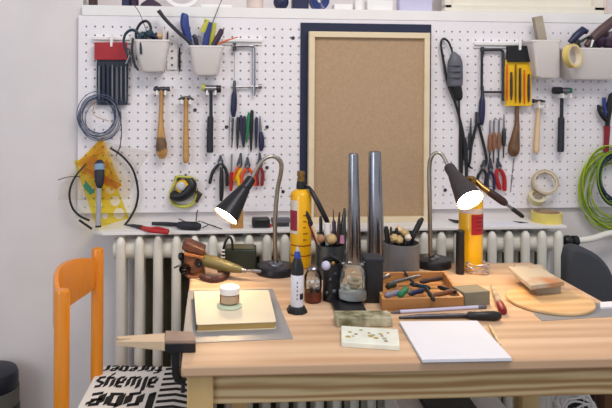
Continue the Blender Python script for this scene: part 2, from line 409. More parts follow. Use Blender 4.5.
for k, (a_, b_, h, nm, lb) in enumerate(((333, 352, .02, 'soap_dish', 'flat white dish on the sill right of the blue cable roll'), (354, 362, .05, 'small_jar', 'slim white jar on the sill between the flat white dish and white carton'), (366, 392, .034, 'carton', 'low white carton on the sill left of the lavender box'))):
    sbox(a_, b_, h, nm, M_white, lb, nm.split('_')[-1])
sbox(398, 431, .07, 'lavender_box', M_lav, 'lavender box on the sill left of the window frame', 'box')
# ================================================================ framed board on the ledge
fb = ledge(370, .04)
xl, xr = W(309, 120, .045).x, W(430, 120, .045).x; zt2 = W(370, 32, .045).z
nm_ = MB(); y0 = YW-DB-.006
a = W(300.2, 110, .02).x; b = W(431, 110, .02).x
nm_.box(((a+b)/2, YW-DB-.0025, (LZ+W(365, 23.5, .02).z)/2), (b-a, .004, W(365, 23.5, .02).z-LZ)); nm_.build('backing_card', M_navy, tag=('large navy card standing on the ledge behind the wooden framed board', 'card'))
r = root('pin_board', ((xl+xr)/2, YW-.035, LZ), 'wooden framed brown board leaning in front of the navy card', 'board')
m = MB(); m.box(((xl+xr)/2, YW-.030, (LZ+zt2)/2), (xr-xl-.01, .004, zt2-LZ-.01)); m.build('panel', M_kraft, r)
fw = .017; hh = zt2-LZ
for nm, c, sz in (('frame_rail', ((xl+xr)/2, YW-.033, LZ+fw/2), (xr-xl, .02, fw)), ('frame_rail', ((xl+xr)/2, YW-.033, zt2-fw/2), (xr-xl, .02, fw)),
                 ('frame_stile', (xl+fw/2, YW-.033, (LZ+zt2)/2), (fw, .02, hh-2*fw)), ('frame_stile', (xr-fw/2, YW-.033, (LZ+zt2)/2), (fw, .02, hh-2*fw))):
    MB().box(c, sz).build(nm, M_paleframe, r, bevel=.001)
# ================================================================ things hanging on the pegboard
def on_peg(px, py, d=.0): return W(px, py, DB+d)
def hammer(name, label, px, head, hand, mh, mhand, group=None, hmat2=None, hook=True, d=.024, short='', burnt=None):
    """head: list of (x, y, r) along the head axis; hand: (x, y, r) down the handle"""
    r_ = root(name, on_peg(px, hand[-1][1]), label, 'hammer' if 'mallet' not in name else 'mallet', group)
    m = MB(); hp = head
    m.tube([W(q[0], q[1], DB+d) for q in hp], [q[2]*sc(W(q[0], q[1], DB+d)) for q in hp], 14); m.build('head', mh, r_)
    m = MB(); wtube(m, spline(hand, 4), d, 12); m.build('handle', mhand, r_)
    if hmat2:
        for (x0_, y0_, x1_, y1_, rr), mm in hmat2:
            MB().tube([W(x0_, y0_, DB+d), W(x1_, y1_, DB+d)], rr*sc(W(x0_, y0_, DB+d)), 14).build('face', mm, r_)
    if burnt: wtube(MB(), spline(burnt, 4), d, 14).build('burnt_grip', mat('burnt_wood', (84, 66, 50), .55, var=.3, scale=30, rgb2=(128, 96, 62)), r_)
    if hook:
        hx, hy = hand[0][0], hand[0][1]+4
        h = MB(); c = W(hx, hy, DB+.013); h.box((c.x, YW-DB-.012, c.z-.004), (.020, .024, .010))
        h.box((c.x-.0125, YW-DB-.022, c.z-.002), (.005, .040, .014)); h.box((c.x+.0125, YW-DB-.022, c.z-.002), (.005, .040, .014))
        h.build('tool_clip', M_white, tag=('white plastic clip under the head of the '+short, 'clip', 'white tool clips on the board'))
    return r_
hammer('ball_hammer', 'hammer with a dark burnt bulb at the end of its brown handle', 162,
       [(153.5, 89, 1.6), (156, 89, 3), (157.5, 89, 3), (158.5, 89, 2), (163, 89, 2.6), (166, 89, 2), (167, 89, 2.4), (170, 89, 2.4)],
       [(161.5, 88, 2.2), (161.5, 104, 2.2), (161, 118, 2.4), (161, 132, 3.6), (161.5, 146, 5.4), (162, 154, 5.2), (162, 158.5, 2.5)], M_dsteel, M_handle, short='burnt-handled hammer', burnt=[(160.9, 137, 4.3), (161.4, 143, 5.3), (161.5, 147, 5.6), (161.6, 151, 5.5)])
hammer('cross_pein_hammer', 'slim hammer with a short double-pointed head and straight honey handle', 186,
       [(178, 99.5, .7), (182, 98.3, 1.7), (186, 98, 2), (190, 98.3, 1.9), (194, 99.8, .7)],
       [(186, 97, 2), (186, 110, 2.3), (186, 130, 2.6), (186, 150, 3), (186, 161, 2.8), (186, 163, 1.5)], M_dsteel, M_handle, short='slim honey-handled hammer')
hammer('nylon_mallet', 'mallet with a yellow-green and grey head and black rubber grip, left side', 211,
       [(204, 88.5, 3.2), (219, 88.5, 3.2)],
       [(211, 88, 1.7), (211, 116, 1.8), (210.5, 117, 3), (210, 135, 3.2), (210, 151, 3.4), (210, 152, 2.6)], M_steel, M_rubber, None,
       [((201.5, 87.5, 205, 87.5, 3.4), M_ygreen), ((216, 88.8, 221, 89, 3.8), M_black)], short='left mallet')
hammer('light_hammer', 'small hammer with a pale wooden handle hanging right of the yellow pouch', 538,
       [(533, 101, 2.2), (536, 101, 1.6), (541, 101, 1.6), (545, 101.5, 1)],
       [(538.5, 101, 1.9), (538, 115, 2.1), (537, 132, 2.6), (536, 150, 3), (536, 152.5, 2)], M_dsteel, M_lighthandle, short='pale-handled hammer')
hammer('nylon_mallet', 'mallet with a green-tipped head and black grip, right side of the board', 562,
       [(555, 90.5, 3), (568, 90.5, 3)],
       [(562, 91, 1.7), (561.5, 117, 1.8), (561.3, 118, 3), (561, 135, 3.1), (560.6, 150, 3.2), (560.6, 151.5, 2.4)], M_steel, M_rubber, None,
       [((553.5, 90.5, 561, 90.5, 3.7), M_black), ((568, 90.5, 571, 90.5, 2.8), M_green)], short='right mallet')
hammer('wooden_hammer', 'dark walnut handled hammer hanging behind the yellow pouch', 516,
       [(508, 100, 2), (512, 100, 2.4), (518, 100, 2), (524, 100, 2)],
       [(517, 100, 2), (517, 116, 2), (517, 124, 2.4), (515.5, 136, 4), (514, 147, 5.6), (513.6, 153, 5), (513.6, 156.5, 2.4)], M_dsteel, M_darkhandle, hook=False, d=.012)
# tool rails at the top
def rail(px0, px1, py, label):
    a = W(px0, py, DB); b = W(px1, py, DB)
    m = MB(); m.box(((a.x+b.x)/2, YW-DB-.006, (a.z+b.z)/2), (b.x-a.x, .012, .010)); m.box(((a.x+b.x)/2, YW-DB-.0025, (a.z+b.z)/2-.008), (b.x-a.x, .005, .012))
    m.build('tool_rail', M_white, bevel=.0015, tag=(label, 'rail', 'white rails screwed to the board'))
rail(93, 131, 38.5, 'short white rail above the red and black file pouch')
rail(222, 262, 40.5, 'white rail above the left piercing saw')
rail(473, 533, 44, 'white rail above the right piercing saw and yellow pouch')
r_ = root('mounting_plate', on_peg(172, 72), 'white perforated metal strip hanging between the two left bins', 'plate')
m = MB(); wpoly(m, [(167, 38), (177.5, 38), (177.5, 70), (167, 70)], 0.001, .004); m.build('plate', M_white, r_, bevel=.0008)
for yy in (44, 51, 58, 65):
    m = MB(); m.lathe(W(172, yy, DB+.003), (0, -1, 0), [(.003, 0), (.003, .003)], 10); m.build('rivet', M_dsteel, r_)
r_ = root('tweezers', on_peg(179.5, 72), 'thin black tweezers hanging beside the perforated strip', 'tweezers')
m = MB(); wtube(m, [(179.5, 47, .5), (179.5, 54, 1.2), (179.5, 66, 1.3), (179.5, 72, .4)], .008, 8); m.build('arms', M_black, r_)
# file pouches
def pouch(name, label, top, topcol, body, bodycol, files, tagx, group=None, o=0):
    r_ = root(name, on_peg((body[0]+body[2])/2, body[3]), label, 'pouch')
    x0_, y0_, x1_, y1_ = top; m = MB(); wpoly(m, [(x0_, y0_), (x1_, y0_), (x1_, y1_), (x0_, y1_)], .010+o, .024+o); m.build('flap', topcol, r_, bevel=.001)
    x0_, y0_, x1_, y1_ = body; m = MB(); wpoly(m, [(x0_, y0_), (x1_, y0_), (x1_-.5, y1_), (x0_+.8, y1_)], .010+o, .014+o); m.build('backing', bodycol, r_, bevel=.001)
    n_ = len(files); wdt = (x1_-x0_)/n_
    for k, (mm, ya, yb, rr) in enumerate(files):
        xx = x0_+wdt*(k+.5)
        m = MB(); wtube(m, [(xx, ya, rr*.7), (xx, ya+8, rr), (xx, yb-6, rr), (xx, yb, rr*.5)], .018+o, 8); m.build('file', mm, r_)
    for k in range(n_+1):
        xx = x0_+wdt*k; m = MB(); wtube(m, [(xx, y0_+6, .35), (xx, y1_, .35)], .0145+o, 6); m.build('seam', bodycol, r_)
    m = MB(); wpoly(m, [(tagx, top[1]-9), (tagx+3, top[1]-9), (tagx+2.4, top[1]+4), (tagx+.3, top[1]+4)], .024+o, .026+o); m.build('strap', M_white, r_)
    return r_
pouch('file_pouch', 'dark vinyl pouch of needle files with a maroon flap', (95, 42.5, 127.5, 60), M_maroon, (97, 57, 128, 105), M_dpouch,
      [(M_steel, 66, 100, 1.2), (M_dpouch, 64, 103, 1.8), (M_dpouch, 66, 103, 1.8), (M_steel, 65, 102, 1.1), (M_grey, 67, 103, 1.5), (M_steel, 66, 101, 1.0), (M_steel, 66, 102, .9)], 110)
pouch('file_pouch', 'yellow pouch of needle files with a black flap', (506, 46, 531, 62), M_black, (505, 60, 531, 106), M_yellow,
      [(M_orangeg, 64, 101, .9), (M_dsteel, 72, 100, 1.3), (M_brass, 64, 103, .9), (M_dsteel, 68, 103, 1.2), (M_orangeg, 70, 104, .8), (M_dsteel, 74, 102, 1.3)], 518.5, o=.012)
# bins
def bin_(label, top, bot, dd=.075):
    """top: (x0, x1, y), bot: (x0, x1, y)"""
    c = on_peg((bot[0]+bot[1])/2, bot[2])
    m = MB(); t = .0025
    def loop(x0_, x1_, yy, ins, dep_, rnd=.012):
        a = W(x0_, yy, DB+dep_).x+ins; b = W(x1_, yy, DB+dep_).x-ins; z = W((x0_+x1_)/2, yy, DB+dep_).z
        yb = YW-DB-.004-ins; yf = YW-DB-.004-dep_+ins; P_ = []
        for (cx, cy, a0) in ((a+rnd, yf+rnd, 180), (b-rnd, yf+rnd, 270), (b-.003, yb-.003, 0), (a+.003, yb-.003, 90)):
            rr = rnd if a0 in (180, 270) else .003
            for q in range(5): t_ = math.radians(a0+22.5*q); P_.append(Vector((cx+rr*math.cos(t_), cy+rr*math.sin(t_), z)))
        return P_
    L0 = loop(bot[0]+1, bot[1]-1, bot[2], .002, dd*.75); L1 = loop(bot[0], bot[1], bot[2]-2, 0, dd*.78); L2 = loop(top[0], top[1], top[2]+2, 0, dd); L2b = loop(top[0]-.6, top[1]+.6, top[2]+1.8, -.001, dd); L3 = loop(top[0]-.6, top[1]+.6, top[2], -.001, dd); L4 = loop(top[0], top[1], top[2], t, dd); L5 = loop(bot[0], bot[1], bot[2]-1.5, t, dd*.78)
    Ls = [L0, L1, L2, L2b, L3, L4, L5]; n_ = len(L0); idx = []
    for L_ in Ls: idx.append(len(m.v)); m.v += L_
    for i_, j_ in zip(idx, idx[1:]): m.join(i_, j_, n_)
    m.f.append(tuple(idx[0]+k for k in range(n_))); m.f.append(tuple(idx[-1]+k for k in range(n_)))
    return m.build('storage_bin', M_bin, tag=(label, 'bin', 'white plastic bins hooked on the board'))
bin_('white plastic bin holding tangled dark cables, leftmost of the bins', (133, 169, 39.5), (139.5, 165, 71.5))
bin_('white plastic bin holding blue-handled tools and a long black rod', (189.5, 224, 45.5), (193.5, 218.5, 75))
bin_('white plastic bin holding an upright pale wooden block', (533, 560.5, 40), (537, 560.5, 78), .075)
bin_('white plastic bin with a tape roll on its rim, rightmost of the bins', (564.5, 640, 48), (571, 622, 79.5), .075)
BD = .040   # middle of a bin
def rod(name, label, cat, l, mt, d=BD, group=None, seg=10, smooth=True, flat=1.0):
    m = MB(); wtube(m, spline(l, 5) if smooth and len(l) > 2 else l, d, seg, flat=flat); return m.build(name, mt, tag=(label, cat)+((group,) if group else ()))
# left bin: cable tangle
r_ = root('cable_tangle', W(150, 60, DB+BD), 'tangle of dark blue and black cables in the leftmost bin', 'cables')
m = MB(); wtube(m, spline([(137, 60, 1), (137, 44, 1.2), (136, 33, 1.4), (140, 24, 1.4), (146, 21, 1.4), (150, 25, 1.4), (151, 34, 1.3), (150, 56, 1)]), BD, 8); m.build('cable_loop', M_black, r_)
m = MB(); wtube(m, spline([(128, 56, 1), (124, 44, 1.2), (125, 35, 1.4), (131, 30, 1.5), (137, 32, 1.5), (140, 38, 1.4), (141, 54, 1.2)]), BD+.035, 8); m.build('cable_loop', M_teal, r_)
m = MB(); wtube(m, spline([(133, 38, 1.1), (132, 50, 1.2), (134, 62, 1.3), (138, 70, 1)]), BD+.045, 8); m.build('cable_end', M_black, r_)
for k, (x, yy, rr, mm) in enumerate(((143, 36, 4.2, M_teal), (149, 35, 5, M_teal), (155, 37, 4.2, M_navyp), (147, 40, 5, M_black), (156, 41, 3, M_black), (139, 39, 3.5, M_navyp))):
    c = W(x, yy, DB+BD); MB().ball(c, rr*sc(c), 12, 8, .5, k).build('bundle', mm, r_)
m = MB(); c = W(159, 36.5, DB+BD); m.ball(c, .010, 12, 8, .3, 3); m.build('knot', M_tan, r_)
rod('antenna_wire', 'thin dark wire rising from the leftmost bin to the sill', 'wire', [(134, 5, .35), (140, 14, .35), (148, 36, .4), (152, 56, .4)], M_black)
r_ = root('pink_peg', W(164, 52, DB+BD), 'small pink and black peg sticking out of the leftmost bin', 'peg')
m = MB(); wtube(m, [(162, 54, 1.2), (164, 36, 1.8), (163.5, 27, .5)], BD, 8); m.build('tip', M_pink, r_)
m = MB(); wtube(m, [(167, 52, 1), (167.5, 34, 1), (168, 31, .4)], BD, 8); m.build('stem', M_black, r_)
# small silver chain hanging left of the bin
r_ = root('key_bunch', W(128, 66, DB+.01), 'bunch of small grey keys hanging between the maroon pouch and left bin', 'keys')
for k, (x0_, y0_, x1_, y1_) in enumerate(((127, 50, 129, 62), (129.5, 50, 131, 66), (131.5, 52, 135, 68), (126, 48, 130, 50), (130, 55, 126, 64))):
    MB().tube([W(x0_, y0_, DB+.012+.003*k), W(x1_, y1_, DB+.012+.003*k)], .003, 8, flat=.5).build('key', (M_grey, M_steel, M_black)[k % 3], r_)
# second bin
rod('rubber_rod', 'long black rubber rod leaning left out of the second bin', 'rod', [(158.5, 10.5, 2.2), (166, 20, 1.9), (178, 32, 1.9), (190, 43, 2), (198, 60, 1.6)], M_rubber)
r_ = root('screwdriver', W(190, 60, DB+BD), 'screwdriver with a thick blue handle in the second bin', 'screwdriver')
m = MB(); wtube(m, spline([(185, 13.5, 2.6), (184.6, 16, 4), (185, 26, 4.6), (188, 36, 3.6), (190, 42, 2.4)]), BD-.005, 14); m.build('handle', M_blue, r_)
m = MB(); wtube(m, [(190, 42, 1.2), (196, 64, .8)], BD-.005, 8); m.build('shaft', M_steel, r_)
rod('small_pliers', 'short navy handle poking from the second bin', 'handle', [(193, 35, 2), (195, 38, 2.4), (197, 46, 2.2), (198, 58, 1.5)], M_navyp, BD-.02)
r_ = root('utility_knife', W(205, 60, DB+BD), 'navy and yellow utility knife in the second bin', 'knife')
m = MB(); wtube(m, [(209, 22, 3.4), (203, 60, 3)], BD-.008, 8, .5); m.build('body', M_blue, r_)
m = MB(); wtube(m, [(204, 20.5, 3.2), (207.5, 20, 2.4), (202, 32, 3)], BD-.004, 8, .4); m.build('slider', M_ygreen, r_)
rod('highlighter', 'yellow-green marker standing in the second bin', 'marker', [(214.5, 23, 2.4), (211, 42, 3), (209, 60, 3)], M_ygreen, BD-.022, smooth=False)
rod('awl', 'plum coloured tool handle leaning right in the second bin', 'awl', [(222, 29, 2.2), (221, 32, 3), (214, 45, 3), (209, 60, 2)], M_purple, BD, smooth=False)
rod('steel_needle', 'long thin dark needle standing in the second bin', 'needle', [(224, -6, .35), (213, 22, .4), (206, 46, .5), (203, 58, .5)], M_black, BD-.03)
rod('copper_probe', 'short copper rod lying right over the rim of the second bin', 'rod', [(238, 37, .5), (228, 40, .8), (218, 44, 1)], M_orangeg, BD+.02)
# right bins
m = MB(); P_ = [(531.5, 17.5), (540, 15.5), (544.5, 38), (536, 40)]; wpoly(m, [(531.5, 17.5), (539.5, 16), (549, 66), (540, 66)], .03, .048); m.build('wood_block', M_greywood, bevel=.001, tag=('pale brown wooden block standing in the bin right of the yellow pouch', 'block'))
r_ = root('small_brush', W(552, 64, DB+BD), 'short dark brush with a yellow cap in the bin beside the wooden block', 'brush')
wpoly(MB(), [(553, 42), (558, 41), (552, 64), (547, 64)], .03, .04).build('handle', M_dbrown, r_); wpoly(MB(), [(553, 40.5), (558, 39.5), (557.8, 42), (552.5, 43)], .029, .041).build('cap', M_ygreen, r_)
r_ = root('stapler', W(575, 60, DB+.05), 'navy handled clamp sticking up from the rightmost bin', 'clamp')
m = MB(); wtube(m, [(570, 42, 2.4), (576, 36, 3.8), (583, 30, 4), (587, 32, 2.6)], .05, 12); m.build('handle', M_navyp, r_)
m = MB(); wtube(m, [(568, 46, 1.6), (578, 43, 1.4), (590, 36, 1.2)], .055, 8); m.build('lever', M_dgreen, r_)
m = MB(); wtube(m, [(576, 40, 3), (581, 58, 2.5)], .05, 8); m.build('jaw', M_dsteel, r_)
r_ = root('hand_drill', W(600, 66, DB+.05), 'plum and brown grip tools crowding the rightmost bin', 'tool')
m = MB(); wtube(m, spline([(586, 46, 2.6), (594, 37, 4), (602, 30, 5), (618, 17, 4.5)]), .062, 12); m.build('upper_grip', mat('plum_brown', (84, 60, 62), .5, var=.15), r_)
m = MB(); c = W(598, 40, DB+.045); m.ball(c, (9*sc(c), .02, 7.5*sc(c)), 18, 12, .25, 4); m.build('body', M_purple, r_)
m = MB(); c = W(610, 40, DB+.05); m.ball(c, (8*sc(c), .02, 9*sc(c)), 18, 12, .3, 9); m.build('motor', M_purple, r_)
m = MB(); wtube(m, [(590, 36, 2.4), (594, 48, 2.4), (602, 52, 2)], .066, 10); m.build('trigger', M_black, r_)
m = MB(); wtube(m, [(593, 40, 1.2), (591, 47, .8)], .075, 8); m.build('label_strip', M_white, r_)
m = MB(); wtube(m, [(600, 52, 3), (602, 66, 3)], .045, 10); m.build('stem', M_black, r_)
def tape(label, px, py, Rpx, rpx, d, axis, wd_, mo, cat='tape'):
    c = W(px, py, DB+d); s_ = sc(c); r_ = root('tape_roll', c-Vector((0, 0, Rpx*s_)), label, cat)
    ax_ = Vector(axis).normalized(); Ro, ri = Rpx*s_, rpx*s_
    MB().lathe(c-ax_*wd_/2, ax_, [(ri+.002, 0), (Ro, 0), (Ro, wd_), (ri+.002, wd_), (ri+.002, 0)], 40, cap=False).build('tape', mo, r_)
    MB().lathe(c-ax_*wd_/2, ax_, [(ri, -.0005), (ri+.002, -.0005), (ri+.002, wd_+.0005), (ri, wd_+.0005), (ri, -.0005)], 40, cap=False).build('core', M_bookc, r_)
    return r_
tape('roll of pale yellow tape hooked over the rim of the rightmost bin', 572.5, 56, 12, 9.5, .105, (.45, -1, .12), .018, mat('pale_tape', (214, 190, 112), .5))
tape('brown-edged tape roll leaning against the board under the small pale hammer', 545, 182.5, 12.6, 9.8, .022, (-.30, -1, .35), .018, mat('clear_tape', (176, 160, 136), .35, var=.06))
tape('small glossy tape roll hanging below the brown-edged tape roll', 536.5, 197.5, 8, 5.2, .018, (-.1, -1, .95), .022, mat('clear_tape2', (206, 198, 160), .3, var=.06))
# piercing saws
def saw(label, blade, back, yt, ya, hy, flip, mf):
    r_ = root('piercing_saw', on_peg(blade, hy), label, 'saw'); d = .012; q = 1.5
    m = MB(); wtube(m, spline([(blade-2*flip, yt, q), (back-5*flip, yt-.3, q), (back-1*flip, yt+1, q), (back, yt+6, q), (back, ya+9, q)], 5), d, 8); m.build('frame', mf, r_)
    m = MB(); wtube(m, [(blade, ya, 1.2), (back+6*flip, ya, 1.2)], d, 8); m.build('lower_arm', mf, r_)
    m = MB(); wtube(m, [(back+4.5*flip, ya, 1.4), (back+5*flip, ya, 2.5), (back+7.5*flip, ya, 2.5), (back+8*flip, ya, 1.4)], d, 12); m.build('wing_screw', mf, r_)
    m = MB(); wtube(m, [(blade, yt-3, 1.8), (blade, yt+5, 1.8)], d, 10); m.build('upper_clamp', M_dsteel, r_)
    m = MB(); wtube(m, [(blade, ya-6, 1.3), (blade, ya+4, 1.8)], d, 10); m.build('lower_clamp', M_dsteel, r_)
    m = MB(); wtube(m, [(blade, yt+4, .25), (blade, ya-4, .25)], d, 6); m.build('blade', M_steel, r_)
    m = MB(); wtube(m, spline([(blade, ya+4, 1.6), (blade-.3, ya+9, 2.8), (blade-.6, ya+18, 3.2), (blade-1, hy-6, 3), (blade-1, hy, 1.6)]), d, 12); m.build('handle', M_navyp, r_)
    return r_
saw('piercing saw with a grey steel frame, hanging over the left files', 234.5, 254, 46, 86.5, 117, 1, M_steel)
saw('piercing saw with a brownish frame, hanging left of the yellow pouch', 482.5, 503, 50, 92, 125, 1, M_dsteel)
rod('saw_back', 'dark straight back of the right saw frame', 'bar', [(482, 50, 1.3), (481.7, 90, 1.3)], M_rubber, .02, smooth=False)  # dark upright of the right saw, built as its own rod
# group of files below the left saw
for k, (x0_, y0_, x1_, y1_, rr, mm, nm, lb) in enumerate((
    (233, 118, 232, 148, 1.0, M_dsteel, 'scriber', 'thin dark scriber under the left saw handle'),
    (229.5, 117, 229, 147, .5, M_steel, 'spare_wire', 'hair-thin blade hanging left of the dark scriber'),
    (238, 117, 237.5, 149, 1.7, M_rubber, 'needle_file', 'dark file, leftmost of the row of files'),
    (241, 115, 243, 147, 1.7, M_navyp, 'needle_file', 'slightly tilted navy file beside the leftmost file'),
    (244.5, 116, 244, 148, 1.6, M_rubber, 'needle_file', 'dark file just left of the bright green file'),
    (249, 113, 246.8, 143, 1.7, M_green, 'needle_file', 'bright green handled file in the row of files'),
    (252, 110, 251, 152, 1.8, M_black, 'needle_file', 'tallest black file, right of the green one'),
    (256.5, 117, 256, 149, 1.6, M_navyp, 'needle_file', 'navy file right of the tallest black file'),)):
    m = MB(); yt = y0_+(y1_-y0_)*.45
    wtube(m, [(x0_, y0_, rr*.6), (x0_, y0_+2, rr), ((x0_+x1_)/2, yt, rr), (x1_, y1_-3, rr*.6), (x1_, y1_, rr*.25)], .010, 8, .7); m.build(nm, mm, tag=(lb, 'file' if 'file' in nm else 'tool'))
r_ = root('scraper', on_peg(261, 151), 'steel scraper with a bulging navy handle, rightmost in the row of files', 'scraper')
m = MB(); wtube(m, [(260, 116, .5), (260.3, 128, 1.4), (260.6, 134, 1.5)], .010, 8, .6); m.build('blade', M_steel, r_)
m = MB(); wtube(m, spline([(260.6, 132, 1.8), (261.4, 138, 2.8), (261.6, 146, 2.8), (260.6, 151, 1.4)]), .010, 12); m.build('handle', M_navyp, r_)
# pliers
def pliers(label, piv, tip, ends, mh, hr=1.7, mj=None, spread=None, d=.014, group=None, name='pliers'):
    r_ = root(name, on_peg(piv[0], max(e[1] for e in ends)), label, 'pliers', group); mj = mj or M_dsteel
    for sgn, e in zip((-1, 1), ends):
        jx = tip[0]+sgn*.5
        m = MB(); wtube(m, [(jx, tip[1], .5), ((jx+piv[0]+sgn*1.2)/2, (tip[1]+piv[1])/2, 1.2), (piv[0]+sgn*1.3, piv[1]-2, 1.8), (piv[0], piv[1]+2, 1.8)], d, 8, .8); m.build('jaw', mj, r_)
        bx = piv[0]+sgn*(spread or 4)
        path = spline([(piv[0], piv[1], hr*.7), (bx*.6+piv[0]*.4+(e[0]-piv[0])*.12, piv[1]+4, hr*.9), (bx+(e[0]-bx)*.45+sgn*.6, piv[1]+(e[1]-piv[1])*.45, hr), (e[0], e[1]-2, hr), (e[0], e[1], hr*.6)], 5)
        m = MB(); wtube(m, path, d, 10); m.build('handle', mh, r_)
    c = W(piv[0], piv[1], DB+d+.002); MB().lathe(c, (0, -1, 0), [(1.6*sc(c), 0), (1.6*sc(c), .003), (.8*sc(c), .004)], 12).build('rivet', M_steel, r_)
    return r_
pliers('pliers with wide-open black handles, leftmost of the row of pliers', (220.5, 163), (220.5, 155), [(210, 184), (227, 186)], M_black, 1.7, spread=5)
rod('chisel', 'thick black tapered handle hanging in front of the leftmost pliers', 'chisel', [(221.5, 167, 1.4), (221.5, 176, 2.2), (221.5, 192, 2.4), (221, 201, 1.6)], M_black, .022)
r_ = root('punch', on_peg(231, 190), 'thin steel punch with a red lower grip, right of the black-handled pliers', 'punch')
MB().tube([W(231.8, 154, DB+.012), W(231.4, 174, DB+.012)], .0028, 8).build('shaft', M_steel, r_)
m = MB(); wtube(m, [(231.4, 172, 1.6), (231.2, 182, 2.3), (231, 191, 1.4)], .012, 10); m.build('grip', M_red, r_)
yp = pliers('pliers with one yellow and one orange handle', (239.5, 166), (241, 153), [(239, 187), (234.5, 181)], M_yellow, 1.8, spread=2)
wtube(MB(), spline([(239, 167, 1), (236, 171, 1.5), (234, 176, 1.6), (233.5, 180, 1)]), .022, 10).build('grip_sleeve', M_orangeg, yp)
pliers('pliers with spread orange-red handles, behind the left gooseneck lamp', (247.5, 167), (247.5, 157), [(241.5, 187), (255, 186)], M_orangeg, 1.9, spread=4)
pliers('narrow pliers with dark red handles, rightmost of the left row', (260, 166), (259.6, 153), [(257.5, 186), (262, 186)], M_dred, 1.8, spread=2.6)
# big screws and pegs in the board
for x, yy in ((195, 110), (226.5, 127), (267, 127), (267, 167.5), (283, 191.5), (293, 38)):
    MB().lathe(W(x, yy, DB), (0, -1, 0), [(.002, -.006), (.0022, 0), (.0055, 0), (.0055, .002), (.0035, .004)], 12).build('board_screw', M_dsteel, tag=('dark screw head fixing the perforated board, left half', 'screw', 'screws in the left half of the board'))
MB().lathe(W(445, 190, DB), (0, -1, 0), [(.002, -.006), (.0022, 0), (.0055, 0), (.0055, .002), (.0035, .004)], 12).build('board_screw', M_dsteel, tag=('dark screw head left of the right lamp shade', 'screw'))
# headlamp bundle
r_ = root('headlamp', on_peg(184, 207), 'yellow and black headlamp with its strap, hanging under the slim hammer', 'headlamp')
m = MB(); wtube(m, spline([(170, 197, 1.4), (174, 204, 1.7), (184, 206.5, 1.9), (192, 204, 1.7), (196.5, 196, 1.5), (195, 186, 1.3), (194, 179, 1.3), (186, 177, 1.3), (177, 177, 1.4), (175, 183, 1.4), (171, 191, 1.4), (170, 197, 1.4)], 5), .012, 8, 1.6); m.build('strap', M_ygreen, r_)
m = MB(); wtube(m, spline([(170, 196, 3), (174, 196, 5), (181, 195.5, 6), (188, 191, 6.2), (191.5, 185, 5.6), (189, 179, 3.4)]), .022, 14); m.build('body', M_black, r_)
m = MB(); c = W(182.5, 187, DB+.026); m.lathe(c, (0, -1, .1), [(.0195, -.008), (.021, 0), (.018, .008)], 24); m.build('housing', M_yellow, r_)
m = MB(); m.ball(c+Vector((-.004, -.012, .004)), (.0135, .007, .0135), 20, 12); m.build('lens', mat('grey_lens', (190, 190, 198), .12, coat=.5), r_)
m = MB(); wtube(m, [(196, 191, 1.6), (200, 194, 2.6), (196, 202, 2)], .016, 10); m.build('battery_box', M_dbrown, r_)
m = MB(); wpoly(m, [(175, 176), (181, 178), (180, 181), (174, 180)], .01, .016); wpoly(m, [(188, 178.5), (196, 179), (195.5, 183), (189, 181)], .01, .016); m.build('buckle', M_dgreen, r_)
m = MB(); wtube(m, [(185.6, 174, 1), (185.6, 180, 1)], .010, 8); m.build('hook', M_dsteel, r_)
# coils
def coil(name, label, cx, cy, rx, ry, turns, mats, rr, jit, d0=.008, dd=.0, seed=1, lo=-.12, cat='wire', nseg=36):
    rnd = random.Random(seed); r_ = root(name, on_peg(cx, cy+ry), label, cat)
    for k in range(turns):
        ox, oy = rnd.uniform(-jit, jit), rnd.uniform(-jit, jit); q_ = rnd.uniform(lo, .03); sx_, sy_ = 1+q_+rnd.uniform(-.04, .05), 1+q_+rnd.uniform(-.04, .05); ph = rnd.uniform(0, 6); tl = rnd.uniform(-.2, .2)
        pts = []
        for i_ in range(nseg):
            t = 2*PI*i_/nseg; wob = 1+.02*math.sin(3*t+ph)
            x = rx*sx_*wob*math.cos(t); yy = ry*sy_*wob*math.sin(t)
            pts.append(W(cx+ox+x*math.cos(tl)-yy*math.sin(tl), cy+oy+x*math.sin(tl)+yy*math.cos(tl), DB+d0+.0022*(k % 9)+.001*math.sin(2*t+ph)))
        m = MB(); m.tube(pts, rr*sc(pts[0]), 6, closed=True); m.build('wire_turn', mats[k % len(mats)], r_)
    return r_
mb_ = mat('blue_grey_wire', (74, 84, 112), .45); ms_ = mat('pale_wire', (176, 178, 188), .35, .3)
r_ = coil('wire_coil', 'blue-grey coil of thin wire hanging under the maroon pouch', 98.5, 116.5, 20, 21.5, 15, [mb_, mb_, ms_, mat('slate_wire', (96, 104, 130), .45)], .38, 2.6, seed=3, lo=-.22)
m = MB(); wtube(m, spline([(95, 101, .4), (93, 112, .4), (97, 117, .4), (109, 121, .4)]), .022, 6); m.build('wire_end', M_handle, r_)
rod('copper_wire', 'thin brown wire dangling from the maroon pouch past the blue coil', 'wire', [(112, 100, .5), (119, 112, .5), (121.5, 130, .5), (120, 146, .5), (116, 156, .5)], M_dbrown, .02)
mg_ = mat('lime_wire', (160, 180, 44), .4); mg2 = mat('leaf_wire', (120, 150, 44), .45)
r_ = coil('wire_coil', 'large lime green coil of wire at the right edge of the board', 611, 190, 29, 40, 13, [mg_, mg2, mg_, mg2], .6, 2.6, lo=-.32, seed=5, nseg=48)
r_ = coil('wire_coil', 'dark blue-green coil of wire nested inside the lime green coil', 618, 178, 20, 26, 12, [M_teal, M_dgreen, M_navyp, mg2], .75, 2.0, d0=.030, seed=8, nseg=44)
